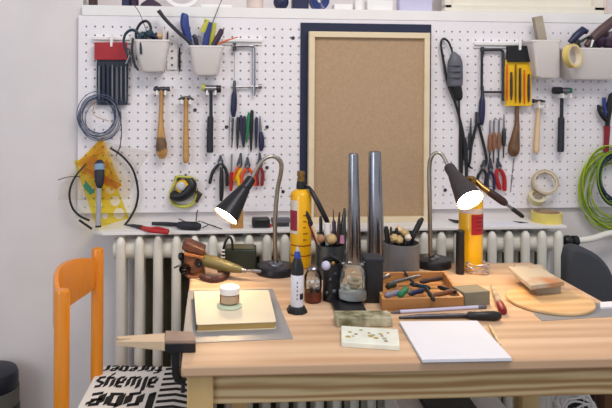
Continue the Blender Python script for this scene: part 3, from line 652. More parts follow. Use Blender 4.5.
# drawing templates cluster on the left
r_ = root('set_square', on_peg(100, 205), 'large clear drawing triangle hanging at the left edge of the board', 'set square')
m = MB(); wpoly(m, [(106, 142), (150, 152), (140, 168), (128, 199), (58, 200), (60, 186)], .002, .0035); m.build('plate', M_clearp, r_, smooth=0)
def holed(poly, holes, d0, d1, mt, name, par):
    """plate with round holes cut by filling between loops"""
    bm = bmesh.new(); es = []
    def loop(pts):
        vs = [bm.verts.new(p) for p in pts]
        for i_ in range(len(vs)): es.append(bm.edges.new((vs[i_], vs[(i_+1) % len(vs)])))
    df = lambda q: DB+d0+max(0, q-140)/88*.068
    loop([W(x, yy, df(yy)) for x, yy in poly])
    for hx, hy, hr in holes: loop([W(hx+hr*math.cos(t*PI/9), hy+hr*math.sin(t*PI/9), df(hy+hr*math.sin(t*PI/9))) for t in range(18)])
    bmesh.ops.triangle_fill(bm, use_beauty=True, use_dissolve=False, edges=es)
    g_ = bmesh.ops.extrude_face_region(bm, geom=bm.faces[:]); bmesh.ops.translate(bm, verts=[v_ for v_ in g_['geom'] if isinstance(v_, bmesh.types.BMVert)], vec=(0, -(d1-d0), 0))
    m_ = MB(); bm.verts.index_update(); m_.v = [v_.co.copy() for v_ in bm.verts]; m_.f = [tuple(v_.index for v_ in f_.verts) for f_ in bm.faces]; bm.free()
    return m_.build(name, mt, par, smooth=0)
r_ = root('circle_template', on_peg(110, 228), 'yellow drawing template with round holes, hanging tilted behind the brush', 'template')
holed([(74, 161), (104, 152), (129, 218), (97, 228)], [(115, 201, 5), (119, 213.5, 5.5), (110, 189.5, 4.4), (90, 171, 6), (99, 205, 3.4), (105, 216, 3), (82, 167, 3), (92, 190, 3)], .0045, .006, M_yacr, 'plate', r_)
r_ = root('triangle_template', on_peg(100, 190), 'amber drawing triangle hanging by its tip below the blue wire coil', 'set square')
holed([(102, 137), (122, 186), (112, 190), (76, 164)], [(102, 158, 4.5), (106, 172, 4)], .0075, .009, M_amber, 'plate', r_)
r_ = root('amber_offcut', on_peg(98, 185), 'amber acrylic piece crossing the amber triangle', 'offcut'); holed([(79, 172), (83, 166), (121, 184), (118, 190)], [], .0115, .013, M_amber, 'plate', r_)
r_ = root('green_sticker', on_peg(90, 195), 'small green acrylic piece on the yellow template', 'offcut'); holed([(83, 186), (86, 181), (95, 192), (90, 195)], [], .0065, .008, M_green, 'plate', r_)
r_ = root('palette_knife', on_peg(99, 228), 'blue-headed brush with a long grey handle hanging over the templates', 'brush')
m = MB(); wtube(m, spline([(99.5, 160, 2.4, .032), (99.5, 164, 4.6, .036), (99.5, 176, 5, .047), (99.5, 184, 4, .051), (99.5, 188, 2.2, .050)]), .020, 12, .6); m.build('head', M_rubber, r_)
MB().tube([W(99.5, 164, DB+.0575), W(99.5, 170, DB+.0630)], .0142, 12, flat=.6, up=(0, 1, 0)).build('band', mat('pale_blue_band', (120, 150, 178), .4), r_)
m = MB(); wtube(m, [(99, 187, 2.4, .049), (98.6, 206, 2.6, .064), (98.2, 226, 2.8, .080)], .020, 12, .6); m.build('handle', mat('light_grey_handle', (150, 150, 158), .4), r_)
m = MB(); wtube(m, [(98.2, 225.5, 2.9, .080), (98.2, 227.5, 2.9, .081)], .020, 12, .6); m.build('end_cap', M_black, r_)
rod('rubber_hoop', 'black rubber hoop arching over the right of the templates', 'hoop', [(110, 148, 1), (122, 156, 1.1), (133, 170, 1.1), (138, 190, 1.2), (136, 206, 1.2), (130, 218, 1.2), (124, 226, 1.1)], M_black, .016)
rod('black_tubing', 'bent black tube curving down the left edge of the templates', 'tube', [(86, 164, .9), (75, 177, 1), (69.5, 192, 1.1), (72, 207, 1.1), (80, 216, 1.1), (89.5, 220.5, 1.1)], M_black, .02)
rod('short_tubing', 'short straight piece of black tube below the bent black tube', 'tube', [(79, 220, 1.2), (92, 229, 1.2)], M_black, .09, smooth=False)
rod('fine_wire', 'fine black wire crossing the wall left of the templates', 'wire', [(58, 180, .4), (68, 177, .4), (80, 176.5, .4)], M_black, .005)
# right half: flex shaft, dividers, gravers, pliers
r_ = root('engraving_handpiece', on_peg(456, 104), 'dark grey rotary engraver hanging from its black cable loop', 'rotary tool')
m = MB(); wtube(m, spline([(453, 52, 1.6), (453.8, 55, 4), (455, 61, 7), (455.2, 72, 7.6), (455, 84, 7.6), (455, 86.5, 6)]), .028, 20, .8); m.build('motor', M_grey, r_)
m = MB(); wtube(m, spline([(455, 86, 6.4), (457, 92, 5.6), (458, 98, 4.6), (458, 101, 2)]), .028, 14, .7); m.build('collar', M_black, r_)
m = MB(); wtube(m, spline([(453, 54, 1), (449, 43, 1.1), (444, 38.5, 1.1), (441, 43, 1.2), (443, 58, 1.3), (448, 84, 1.4), (455, 102, 1.4), (461, 124, 1.4), (464, 140, 1.5), (465, 160, 1.4)], 5), .014, 8); m.build('cable', M_black, r_)
for yy in (66, 72, 78): wtube(MB(), [(449, yy, .5), (461, yy, .5)], .050, 6).build('rib', M_rubber, r_)
rod('flex_shaft', 'black flexible shaft hanging below the dark grey rotary engraver', 'shaft', [(459, 100, .8), (459.5, 118, 1.1), (461, 128, 2.0), (461, 146, 2.3), (461, 168, 2.2), (461, 178, 1.4)], M_black, .006)
rod('black_cable', 'second black cable hanging beside the flexible shaft', 'cable', [(465, 138, 1), (466, 150, 1.6), (466.5, 176, 1.6), (465, 190, 1.2)], M_rubber, .004)
r_ = root('black_brush', on_peg(470, 150), 'slim dark brush hanging left of the dividers', 'brush')
m = MB(); wtube(m, [(471, 118, .5), (470.6, 132, 1.2), (470, 134, 2), (469.6, 150, 1.8)], .01, 8, .6); m.build('blade', M_rubber, r_)
r_ = root('dividers', on_peg(478, 168), 'black dividers with spread curved legs hanging open', 'dividers')
m = MB(); wtube(m, [(477.6, 112, 2.2), (477.6, 123, 2.6)], .012, 10); m.build('hinge', M_dsteel, r_)
for e in ([(477, 122, 1.4), (474, 134, 1.5), (471, 148, 1.5), (470, 160, 1.4), (469, 166, 1.2), (472.5, 168.5, .8)], [(478, 122, 1.4), (481, 134, 1.5), (484.5, 148, 1.5), (486.5, 160, 1.4), (485, 166, 1.2), (481, 168.5, .8)]):
    wtube(MB(), spline(e, 4), .012, 8).build('leg', M_black, r_)
MB().tube([W(466, 127, DB+.012), W(483, 127, DB+.012)], .0012, 6).build('adjusting_rod', M_steel, r_)
for k, (x, y0_, y1_, bend, lb) in enumerate(((490, 120, 158, 0, 'graver with a brown handle beside the dividers'), (494, 118, 163, 1, 'graver with a hooked steel tip, second from the dividers'), (499, 118, 166, 1, 'graver with a hooked steel tip, third from the dividers'), (504, 114, 158, 0, 'bare thin steel graver, furthest from the dividers'))):
    r_ = root('graver', on_peg(x, y1_), lb, 'graver')
    pth = [(x+3, y0_+2, .4), (x+1, y0_, .7), (x, y0_+3, .9), (x, y0_+16, .9)] if bend else [(x, y0_, .5), (x, y0_+16, 1)]
    wtube(MB(), pth, .01, 8).build('shaft', M_steel, r_)
    wtube(MB(), spline([(x, y0_+14, 1.2), (x, y0_+18, 2), (x-.2, y0_+28, 2), (x-.3, y0_+32, 1.2)], 4), .01, 10).build('handle', M_dsteel if k == 3 else mat('graver_handle', (140, 96, 72), .5), r_)
    wtube(MB(), [(x-.3, y0_+31, .8), (x-.5, y1_, .7)], .01, 8).build('tang', M_dsteel, r_)
pliers('small steel-jawed cutters with black handles, below the dividers', (483, 168), (484, 160), [(477, 186), (485, 188)], M_black, 1.5, spread=3)
pliers('slim pliers with navy handles left of the red pliers', (490.5, 170), (490, 158), [(488, 192), (494, 190)], M_navyp, 1.5, spread=2.6)
pliers('stubby pliers with bright red handles on the right of the board', (499, 168), (497.5, 158), [(499.5, 190), (504.5, 191)], M_red, 2.1, spread=4)
rod('fine_needle', 'fine steel needle hanging right of the red pliers', 'needle', [(514, 158, .4), (512.5, 172, .5), (510.5, 192, .4)], M_steel, .001)
MB().lathe(W(511.5, 174, DB), (0, -1, 0), [(.0025, 0), (.0025, .014), (.005, .015), (.005, .019)], 10).build('push_pin', M_white, tag=('small white push pin beside the fine steel needle', 'pin'))
# far right
pliers('blue-handled pliers hanging at the right edge above the lime coil', (607, 112), (598, 105), [(604, 100), (612, 96)], M_blue, 1.8, spread=1)
rod('plum_grip', 'dark red and black tool grip just above the lime wire coil', 'grip', [(607, 126, 3.4), (607, 130, 3), (606.5, 142, 2.6), (606, 152, 2.6)], M_dred, .014)
rod('curved_blade', 'short curved black blade pointing up left at the right edge of the board', 'blade', [(597.5, 105, .8), (600, 112, 2), (604, 118, 2.2), (607, 121, 1.6)], M_blackm, .02)
rod('black_shears', 'black shears body at the right edge of the board', 'shears', [(611, 94, 2), (609.5, 106, 3.2), (608, 118, 2.6), (607.5, 126, 2.2)], M_black, .016)
def pin(par, px, py, d):
    MB().tube([W(px, py, DB-.004), W(px, py, DB+d)], .0016, 8).build('peg', M_dsteel, par)
byl = lambda nm, frag: [o for o in COL.objects if o.name.startswith(nm) and frag in o.get('label', '')][0]
for nm, frag, px, py, d in (('tweezers', 'thin', 179.5, 49, .008), ('punch', 'thin', 231.7, 157, .012), ('tape_roll', 'brown-edged', 545, 173, .03), ('tape_roll', 'glossy', 536.5, 192, .03), ('chisel', 'thick', 221.5, 168, .022), ('palette_knife', 'blue', 99.5, 164, .036), ('green_sticker', 'green', 89, 189, .007), ('set_square', 'clear', 122, 152, .004),
                            ('pliers', 'stubby', 498, 162, .014), ('pliers', 'leftmost', 220.5, 158, .014), ('pliers', 'yellow', 240, 160, .014), ('pliers', 'orange-red', 247.5, 161, .014), ('pliers', 'narrow', 259.8, 160, .014), ('pliers', 'cutters', 483.5, 164, .014),
                            ('pliers', 'slim', 490.3, 163, .014), ('pliers', 'blue', 606, 110, .014), ('nylon_mallet', 'left side', 211, 90, .024), ('nylon_mallet', 'right side', 562, 92, .024), ('light_hammer', 'pale', 538.5, 102, .024),
                            ('ball_hammer', '', 162, 90, .024), ('cross_pein_hammer', '', 186, 98, .024), ('wooden_hammer', '', 517, 100, .012), ('piercing_saw', 'left', 243, 46, .012), ('piercing_saw', 'brownish', 492, 50, .012),
                            ('dividers', '', 477.6, 116, .012), ('black_brush', '', 470.6, 128, .01), ('scraper', '', 260.3, 124, .01), ('headlamp', '', 185.6, 175, .01), ('file_pouch', 'maroon', 111, 45, .018), ('file_pouch', 'yellow', 518, 49, .036), ('engraving_handpiece', '', 444, 39, .014)):
    pin(byl(nm, frag), px, py, d)
# ---- things on the ledge
def onledge(px, py, rp=0): return T(px, py, LZ+rp)
r_ = root('pliers', T(148, 229, LZ), 'red-handled pliers lying on the left end of the ledge', 'pliers')
for l_ in ([(168, 231), (158, 228.6), (150, 229), (141, 227)], [(168, 232.5), (158, 231.5), (149, 230.5), (141, 227)]): MB().tube([T(x, yy, LZ+.006) for x, yy in spline(l_, 4)], .0055, 10).build('handle', M_red, r_)
MB().tube([T(142, 227.5, LZ+.006), T(134, 225.8, LZ+.006), T(126, 225, LZ+.006)], [.007, .005, .002], 8).build('jaws', M_dsteel, r_)
r_ = root('soldering_iron', T(180, 226, LZ), 'thick black soldering iron lying on the ledge above the red pliers', 'soldering iron')
MB().tube([T(152, 223.5, LZ+.008), T(168, 224, LZ+.008), T(176, 224.5, LZ+.008), T(180, 225, LZ+.008)], [.005, .006, .006, .008], 12).build('shaft', M_black, r_)
MB().tube([T(178, 225, LZ+.012), T(184, 225.5, LZ+.012), T(195, 226, LZ+.012), T(200, 226.5, LZ+.012)], [.009, .012, .012, .009], 14).build('handle', M_rubber, r_)
for lb, l_ in (('black wire springing up from the soldering iron', [(190, 224, .022), (196, 222, .03), (197, 212, .05), (198, 210, .055)]), ('bent wire lying over the soldering iron', [(179, 219, .02), (186, 222, .022), (196, 223, .02), (200, 221, .02)]), ('long thin probe lying right of the soldering iron', [(201, 221.5, .02), (210, 225, .008), (222, 229, .003)]), ('short probe lying right of the soldering iron', [(202, 228, .004), (209, 224.5, .012), (216, 226.5, .004)])):
    MB().tube([T(x, yy-z_*300*.0, LZ+z_) for x, yy, z_ in l_], .0016, 6).build('wire', M_black, tag=(lb, 'wire'))
m = MB(); a = T(231, 229, LZ); m.box((a.x+.018, a.y+.02, LZ+.027), (.036, .03, .054)); m.build('wood_block', M_handle, bevel=.001, tag=('small golden wood block on the ledge under the left lamp shade', 'block'))
r_ = root('tape_measure', T(261, 227, LZ), 'black tape measure on the ledge left of the gooseneck', 'tape measure')
c = T(261.5, 228.5, LZ); MB().box((c.x, c.y+.018, LZ+.0145), (.052, .034, .028)).build('case', M_black, r_, bevel=.006)
MB().box((c.x+.026, c.y+.012, LZ+.006), (.008, .014, .008)).build('blade_tab', M_red, r_)
r_ = root('wire_brush', T(281, 227, LZ), 'small grey block brush on the ledge beside the yellow bottle', 'brush')
c = T(281, 227, LZ); MB().box((c.x, c.y+.012, LZ+.018), (.055, .022, .014)).build('back', M_grey, r_, bevel=.002)
MB().box((c.x, c.y+.012, LZ+.0055), (.050, .018, .011)).build('bristles', M_dsteel, r_)
r_ = root('tape_roll', T(546, 224, LZ), 'wide yellow tape roll lying flat on the right of the ledge', 'tape')
c, rr = stand(546.5, 224.5, 14.6, LZ); rr = min(rr, .046)
MB().lathe(c, (0, 0, 1), [(rr-.006, 0), (rr, 0), (rr, .030), (rr-.006, .030), (rr-.006, 0)], 40, cap=False).build('tape', mat('yellow_tape', (222, 204, 110), .5), r_)
MB().lathe(c, (0, 0, 1), [(rr-.010, 0), (rr-.006, 0), (rr-.006, .031), (rr-.010, .031), (rr-.010, 0)], 40, cap=False).build('core', M_kraft, r_)
MB().tube([T(513, 221.5, LZ+.002), T(520, 222.5, LZ+.003), T(528, 223, LZ+.002)], [.001, .003, .001], 8, flat=1).build('blade_tip', M_black, tag=('small black sliver lying on the ledge left of the yellow tape', 'blade'))
MB().tube([T(449, 219.5, LZ+.004), T(456, 221.5, LZ+.006), T(466, 222, LZ+.004)], [.002, .005, .003], 8).build('black_clip', M_black, tag=('small black clip on the ledge behind the right lamp', 'clip'))
c = T(502, 227, LZ); MB().box((c.x, c.y+.035, LZ+.001), (.20, .055, .0015)).build('paper_sheet', M_paper, tag=('white sheet of paper on the ledge right of the gas bottle', 'paper'))
# ================================================================ workbench
A = T(181, 366.5); B = T(612, 357.5); U = (B-A); U.z = 0; U.normalize(); Vv = Vector((-U.y, U.x, 0))
ANG = math.atan2(U.y, U.x)
def uv(p): q = Vector(p)-A; return q.dot(U), q.dot(Vv)
u1 = (uv(T(562, 279))[0]+uv(T(602, 301))[0])/2; vback = uv(T(510, 262.5))[1]
tb = root('workbench', (A.x, A.y, 0), 'pale pine workbench with a boarded top in front of the radiator', 'table', rotz=ANG)
def L(u, v, z): return A+U*u+Vv*v+Vector((0, 0, z-TZ))
def lbox(u0, u1_, v0, v1, z0_, z1_): return MB().hull2([L(u0, v0, z0_), L(u1_, v0, z0_), L(u1_, v1, z0_), L(u0, v1, z0_)], [L(u0, v0, z1_), L(u1_, v0, z1_), L(u1_, v1, z1_), L(u0, v1, z1_)])
TW, TDp = u1, vback
lbox(0, TW, 0, TDp, TZ-.020, TZ).build('tabletop', M_pine, tb, bevel=.004)
lbox(.045, TW-.045, .022, .042, TZ-.020-.056, TZ-.0202).build('apron', M_apron, tb, bevel=.001)
lbox(.045, TW-.045, TDp-.05, TDp-.03, TZ-.065, TZ-.0202).build('apron', M_apron, tb, bevel=.001)
for uu in (.018, TW-.038): lbox(uu, uu+.02, .05, TDp-.06, TZ-.065, TZ-.0202).build('apron', M_apron, tb, bevel=.001)
wl = wood('pine_leg', (186, 152, 98), (221, 191, 138), None, .5, (10, 10, 1.4))
for uu, vv in ((.010, .012), (TW-.055, .012), (.105, TDp-.062), (TW-.055, TDp-.062)):
    lbox(uu, uu+.045, vv, vv+.045, 0, TZ-.0201).build('leg', wl, tb, bevel=.002)
# ================================================================ chair
CH = root('wooden_chair', RT*-.39+AX*1.5+Vector((0, 0, 0)), 'orange wooden chair with a seat of black lettering, left of the bench', 'chair', rotz=-PHI)
def K(px, d, z): return CAM*0+RT*((px-CX)/F*d)+AX*d+Vector((0, 0, z))          # camera-aligned plan
def KX(x, d, z): return RT*x+AX*d+Vector((0, 0, z))
xf = (63.3-CX)/F*1.36; xb = (98.6-CX)/F*1.72
for x, d, zt_ in ((xf, 1.36, .799), (xb, 1.72, .795)):
    r__ = .0163
    MB().lathe(KX(x, d, 0), (0, 0, 1), [(.011, 0), (.013, .02), (r__, .3), (r__, zt_-.008), (r__*.85, zt_-.002), (r__*.5, zt_)], 24).build('back_post', M_orange, CH)
# curved backrest between the posts
bk = MB(); n_ = 18; z_hi, z_lo = [], []
front, back = [], []
def bow(t, off):
    x = xf+(xb-xf)*t; d = 1.36+(1.72-1.36)*t
    b_ = .052*math.sin(PI*t); return KX(x-b_*1.0-off, d, 0)
rows = []
for i in range(n_+1):
    t = i/n_; hz = .062+.0*t; zc_ = .735
    top = .762+.034*max(math.sin(PI*t), 0)**.6; bot = .690-.008*math.sin(PI*t)
    rr = 1-(abs(2*t-1))**8*.25
    sec = []
    for off, zz in ((-.005, bot), (-.007, bot+.006), (-.007, top-.006), (-.005, top), (.005, top), (.007, top-.006), (.007, bot+.006), (.005, bot)):
        p = bow(t, off); p.z = zc_+(zz-zc_)*rr; sec.append(p)
    rows.append(len(bk.v)); bk.v += sec
for i in range(n_): bk.join(rows[i], rows[i+1], 8)
bk.f.append(tuple(rows[0]+k for k in range(8))); bk.f.append(tuple(rows[-1]+k for k in range(8)))
bk.build('backrest', M_orange, CH)
SX0, SX1, SD0, SD1, SZh = -.412, -.085, 1.34, 1.775, .462
def sbx(x0_, x1_, d0_, d1_, z0_, z1_): return MB().hull2([KX(x0_, d0_, z0_), KX(x1_, d0_, z0_), KX(x1_, d1_, z0_), KX(x0_, d1_, z0_)], [KX(x0_, d0_, z1_), KX(x1_, d0_, z1_), KX(x1_, d1_, z1_), KX(x0_, d1_, z1_)])
sbx(SX0, SX1, SD0, SD1, SZh-.05, SZh-.016).build('seat_frame', M_orange, CH, bevel=.006)
cush = sbx(SX0+.006, SX1-.004, SD0+.006, SD1-.006, SZh-.016, SZh).build('seat', M_fabric, CH, bevel=.006)
for x in (SX1-.03,):
    for d in (SD0+.03, SD1-.03): MB().lathe(KX(x, d, 0), (0, 0, 1), [(.012, 0), (.015, .1), (.016, SZh-.05)], 18).build('front_leg', M_orange, CH)
for d in (SD0+.03, SD1-.03):
    MB().tube([KX(xf if d < 1.5 else xb, d if d > 1.5 else 1.36, .22), KX(SX1-.03, d, .22)], .009, 12).build('stretcher', M_orange, CH)
# broad-nib lettering on the fabric
NIB = (math.cos(math.radians(40))*.5, math.sin(math.radians(40))*.5)
GL = {'i': (.5, [[(0, .08), (0, .9)], [(-.07, .82), (.07, 1)], [(-.07, 0), (.09, .16)]]),
 'o': (.85, [[(0, .15), (0, .85)], [(.5, .15), (.5, .85)], [(0, .88), (.42, 1)], [(.08, 0), (.5, .12)]]),
 'a': (.9, [[(0, .12), (0, .5)], [(.5, .05), (.5, .9)], [(.05, .95), (.45, .95)], [(0, .52), (.5, .6)], [(.08, 0), (.42, .12)]]),
 'l': (.5, [[(0, .08), (0, 1.4)], [(-.08, 0), (.1, .16)]]),
 'f': (.6, [[(0, 0), (0, 1.2)], [(0, 1.22), (.4, 1.4)], [(-.2, .85), (.35, .85)]]),
 'r': (.65, [[(0, .05), (0, .9)], [(.14, .8), (.38, 1.0)], [(-.07, 0), (.1, .12)]]),
 'e': (.8, [[(0, .12), (0, .85)], [(.05, .9), (.4, 1)], [(.42, .65), (.42, .9)], [(0, .5), (.4, .62)], [(.08, 0), (.45, .16)]]),
 'v': (.85, [[(0, .15), (0, 1.1)], [(.5, .2), (.5, .9)], [(0, .1), (.5, .1)], [(.1, .98), (.45, .9)]]),
 'w': (1.3, [[(0, .15), (0, 1.1)], [(.45, .1), (.45, .9)], [(.9, .15), (.9, .9)], [(.05, 0), (.4, .12)], [(.5, 0), (.9, .14)]]),
 'y': (.85, [[(0, .2), (0, .95)], [(.5, -.1), (.5, .95)], [(.05, .1), (.45, .1)], [(.45, -.15), (.05, -.4)]]),
 's': (.8, [[(0, .6), (0, .85)], [(.05, .9), (.45, 1)], [(0, .6), (.45, .42)], [(.45, .15), (.45, .4)], [(-.02, .02), (.45, .12)]])}
tx = MB()
def put(word, xr, db, h, wdt):
    """upside-down word: baseline runs right to left starting at X=xr, letters grow towards the viewer"""
    tot = sum(GL[c][0] for c in word); k = wdt/tot; x = .2
    for c in word:
        adv, st = GL[c]
        for (a_, b_) in st:
            nx, ny = NIB[0]*.86, NIB[1]*.86
            q = [(a_[0]-nx/2, a_[1]-ny/2), (a_[0]+nx/2, a_[1]+ny/2), (b_[0]+nx/2, b_[1]+ny/2), (b_[0]-nx/2, b_[1]-ny/2)]
            if abs(a_[0]-b_[0]) > 1e-3:   # give diagonal strokes body
                q = [(a_[0]-.05, a_[1]-.12), (a_[0]-.05, a_[1]+.12), (b_[0]+.05, b_[1]+.12), (b_[0]+.05, b_[1]-.12)]
            tx.quad(*[KX(xr-(x+px_)*k, db-py_*h, SZh+.0006) for px_, py_ in q])
        x += adv
put('forever', -.232, 1.768, .032, .160)
put('always', -.232, 1.700, .056, .160)
put('love', -.225, 1.612, .062, .165)
for i in range(13):
    d = 1.755-i*.030; wv = [(-.222, 0), (-.18, .008), (-.14, -.006), (-.115, .004), (-.092, -.002)]
    for (xa, oa), (xb_, ob) in zip(wv, wv[1:]): tx.quad(KX(xa, d+oa, SZh+.0006), KX(xb_, d+ob, SZh+.0006), KX(xb_, d+ob-.014, SZh+.0006), KX(xa, d+oa-.014, SZh+.0006))
tx.build('printed_lettering', M_ink, CH, smooth=0)
# ================================================================ stool (left edge), dark padded seat (right), stored things
c = Dp(-8, 380, 1.82); c.z = 0
r_ = root('round_stool', c, 'black padded round stool at the lower left edge', 'stool')
zs = HC-(369-CY)/F*1.82
MB().lathe(c, (0, 0, 1), [(.068, zs-.055), (.071, zs-.05), (.071, zs-.02), (.066, zs-.008), (.05, zs-.002), (.0, zs)], 40).build('seat', mat('navy_black_vinyl', (28, 32, 46), .45), r_)
MB().lathe(c, (0, 0, 1), [(.070, zs-.10), (.073, zs-.098), (.073, zs-.0555), (.07, zs-.0552)], 40).build('band', mat('taupe_band', (92, 92, 88), .6), r_)
MB().lathe(c, (0, 0, 1), [(.072, 0), (.075, .01), (.075, zs-.11), (.07, zs-.101)], 36).build('body', M_black, r_)
d_ = 1.80; zc_ = HC-(300-CY)/F*d_
c = KX((588-CX)/F*d_, d_, 0)
r_ = root('padded_chair', c, 'dark grey round-backed padded chair behind the right end of the bench', 'chair', rotz=-PHI)
m = MB(); xc_ = (570-CX)/F*d_; R_ = .165; pts = []
xl_ = (566-CX)/F*d_
prof = [(xl_, zc_-.10)] + [(xl_, zc_+.02), (xl_, zc_+.12), (xl_+.006, zc_+.148)]
for k in range(15):
    a_ = math.radians(88-k*6.6); prof.append((xl_+.01+.125*math.cos(a_)*1.0, zc_+.03+.128*math.sin(a_)))
prof += [(xl_+.135, zc_-.10)]
bot = [KX(x, d_-.02, z) for x, z in prof]; top = [KX(x, d_+.035, z) for x, z in prof]
m.hull2(bot, top).build('backrest', M_darkgrey, r_, bevel=.012)
MB().hull2([KX(xl_+.06, d_-.30, .43), KX(xl_+.40, d_-.30, .43), KX(xl_+.40, d_+.01, .43), KX(xl_+.06, d_+.01, .43)], [KX(xl_+.06, d_-.30, .48), KX(xl_+.40, d_-.30, .48), KX(xl_+.40, d_+.01, .48), KX(xl_+.06, d_+.01, .48)]).build('seat', M_darkgrey, r_, bevel=.02)
MB().hull2([KX(xl_+.02, d_-.0, .30), KX(xl_+.12, d_-.0, .30), KX(xl_+.12, d_+.02, .30), KX(xl_+.02, d_+.02, .30)], [KX(xl_+.02, d_-.0, zc_-.09), KX(xl_+.12, d_-.0, zc_-.09), KX(xl_+.12, d_+.02, zc_-.09), KX(xl_+.02, d_+.02, zc_-.09)]).build('back_support', M_blackm, r_)
MB().lathe(KX(xl_+.07, d_+.01, 0), (0, 0, 1), [(.06, 0), (.06, .012), (.016, .03), (.016, .31)], 20).build('post', M_blackm, r_)
# brown upright behind the apron at the right
c = KX((606-CX)/F*1.45, 1.45, 0)
MB().hull2([c+Vector((-.011, -.02, 0)), c+Vector((.013, -.02, 0)), c+Vector((.013, .02, 0)), c+Vector((-.011, .02, 0))], [c+Vector((-.011, -.02, .70)), c+Vector((.013, -.02, .70)), c+Vector((.013, .02, .70)), c+Vector((-.011, .02, .70))]).build('wood_post', wood('brown_post', (70, 42, 22), (104, 66, 36), None, .5, (10, 10, 1.4)), tag=('dark brown wooden post under the right end of the bench', 'post'))
# storage box under the bench
c = KX((447-CX)/F*1.55, 1.62, 0); zt_ = HC-(398-CY)/F*1.60
r_ = root('storage_box', c, 'white lidded storage box standing on the floor under the bench', 'box', rotz=-PHI)
x0_, x1_ = (398-CX)/F*1.6, (500-CX)/F*1.6
MB().hull2([KX(x0_, 1.50, 0), KX(x1_, 1.50, 0), KX(x1_, 1.72, 0), KX(x0_, 1.72, 0)], [KX(x0_, 1.50, zt_-.03), KX(x1_, 1.50, zt_-.03), KX(x1_, 1.72, zt_-.03), KX(x0_, 1.72, zt_-.03)]).build('box_body', M_white, r_, bevel=.004)
MB().hull2([KX(x0_-.005, 1.495, zt_-.03), KX(x1_+.005, 1.495, zt_-.03), KX(x1_+.005, 1.725, zt_-.03), KX(x0_-.005, 1.725, zt_-.03)], [KX(x0_-.005, 1.495, zt_), KX(x1_+.005, 1.495, zt_), KX(x1_+.005, 1.725, zt_), KX(x0_-.005, 1.725, zt_)]).build('lid', M_white, r_, bevel=.004)
xm0, xm1 = (420-CX)/F*1.6, (470-CX)/F*1.6
MB().hull2([KX(xm0, 1.52, zt_), KX(xm1, 1.52, zt_), KX(xm1, 1.70, zt_), KX(xm0, 1.70, zt_)], [KX(xm0, 1.52, zt_+.012), KX(xm1, 1.52, zt_+.012), KX(xm1, 1.70, zt_+.012), KX(xm0, 1.70, zt_+.012)]).build('black_folder', M_black, bevel=.003, tag=('black folder lying on the white storage box under the bench', 'folder'))
# white cable bundle hanging under the right side
rnd = random.Random(4); m = MB()
for k in range(9):
    c0 = Dp(582+rnd.uniform(-7, 7), 409+rnd.uniform(-3, 8), 1.40); P_ = []
    for i in range(24):
        t = 2*PI*i/24; P_.append(c0+RT*(.036*rnd.uniform(.9, 1.05)*math.cos(t))+Vector((0, 0, .026*math.sin(t)+.006*math.sin(3*t+k)))+AX*(.01*math.sin(2*t+k)+.006*k))
    m.tube(P_, .0022, 6, closed=True)
r_ = root('cable_bundle', Dp(582, 440, 1.42), 'tangled white cables hung from a hook under the right of the bench', 'cables')
m.build('cables', M_white, r_)
hk = Dp(582, 402, 1.42); MB().tube([hk, Vector((hk.x, hk.y, TZ-.0202))], .003, 8).build('hook', M_dsteel, r_)
# ================================================================ things on the bench
def prismD(poly, d0, d1, m=None):
    m = m or MB(); return m.prism([Dp(x, y, d0) for x, y in poly], AX*(d1-d0))
def tubeD(l, seg=12, m=None, **k):
    """(px, py, depth, r px)"""
    m = m or MB(); P_ = [Dp(q[0], q[1], q[2]) for q in l]; return m.tube(P_, [q[3]*q[2]/F for q in l], seg, **k)
def slab(poly, z0_, z1_, m=None):
    """horizontal slab whose TOP outline is seen at poly"""
    m = m or MB(); P_ = [T(x, y, z1_) for x, y in poly]; return m.hull2([Vector((p.x, p.y, z0_)) for p in P_], P_)
warm = (255, 214, 160)
M_bulb = mat('lit_bulb', (255, 240, 220), .5, emit=warm, estr=85)
M_shin = mat('shade_inside', (225, 220, 212), .5)
def lamp(label, base_px, stem, P0, P1, R1, prof, mshade):
    c = T(*base_px, TZ+.022); c0 = Vector((c.x, c.y, TZ)); r = .0505
    r_ = root('gooseneck_lamp', c0, label, 'lamp')
    MB().lathe(c0, (0, 0, 1), [(r-.002, 0), (r, .002), (r, .015), (r-.003, .020), (r-.012, .022), (.001, .0222)], 48).build('base', M_blackm, r_)
    MB().lathe(c0+Vector((0, 0, .0222)), (0, 0, 1), [(.019, 0), (.018, .003), (.008, .005), (.007, .012)], 28).build('base_collar', M_steel, r_)
    P_ = [Dp(*q[:3]) for q in spline(stem, 6)]; P_[0] = Vector((c.x, c.y, TZ+.022)); 
    MB().tube(P_, [.0056 if i < len(P_)*.6 else .0046 for i in range(len(P_))], 12).build('gooseneck', M_goose, r_)
    a = Dp(*P0); b = Dp(*P1); ax_ = (b-a).normalized(); Ln = (b-a).length; R_ = R1*P1[2]/F
    sh = [(k*R_, t*Ln) for k, t in prof]
    MB().lathe(a, ax_, sh+[(R_-.0015, Ln)], 40, cap=False).build('lamp_shade', mshade, r_)
    MB().lathe(a, ax_, [(prof[0][0]*R_, prof[0][1]*Ln), (.003, prof[0][1]*Ln-.004)], 24, cap=False).build('shade_cap', mshade, r_)
    ins = [(max(k*R_-.0015, .003), t*Ln) for k, t in prof if t > .35]
    MB().lathe(a, ax_, ins, 40, cap=False).build('shade_lining', M_shin, r_)
    MB().lathe(a, ax_, [(R_*.80, Ln*.90), (R_*.92, Ln*.94), (R_*.88, Ln*.965), (R_*.5, Ln*.985), (.001, Ln*.99)], 32).build('bulb', M_bulb, r_)
    return r_
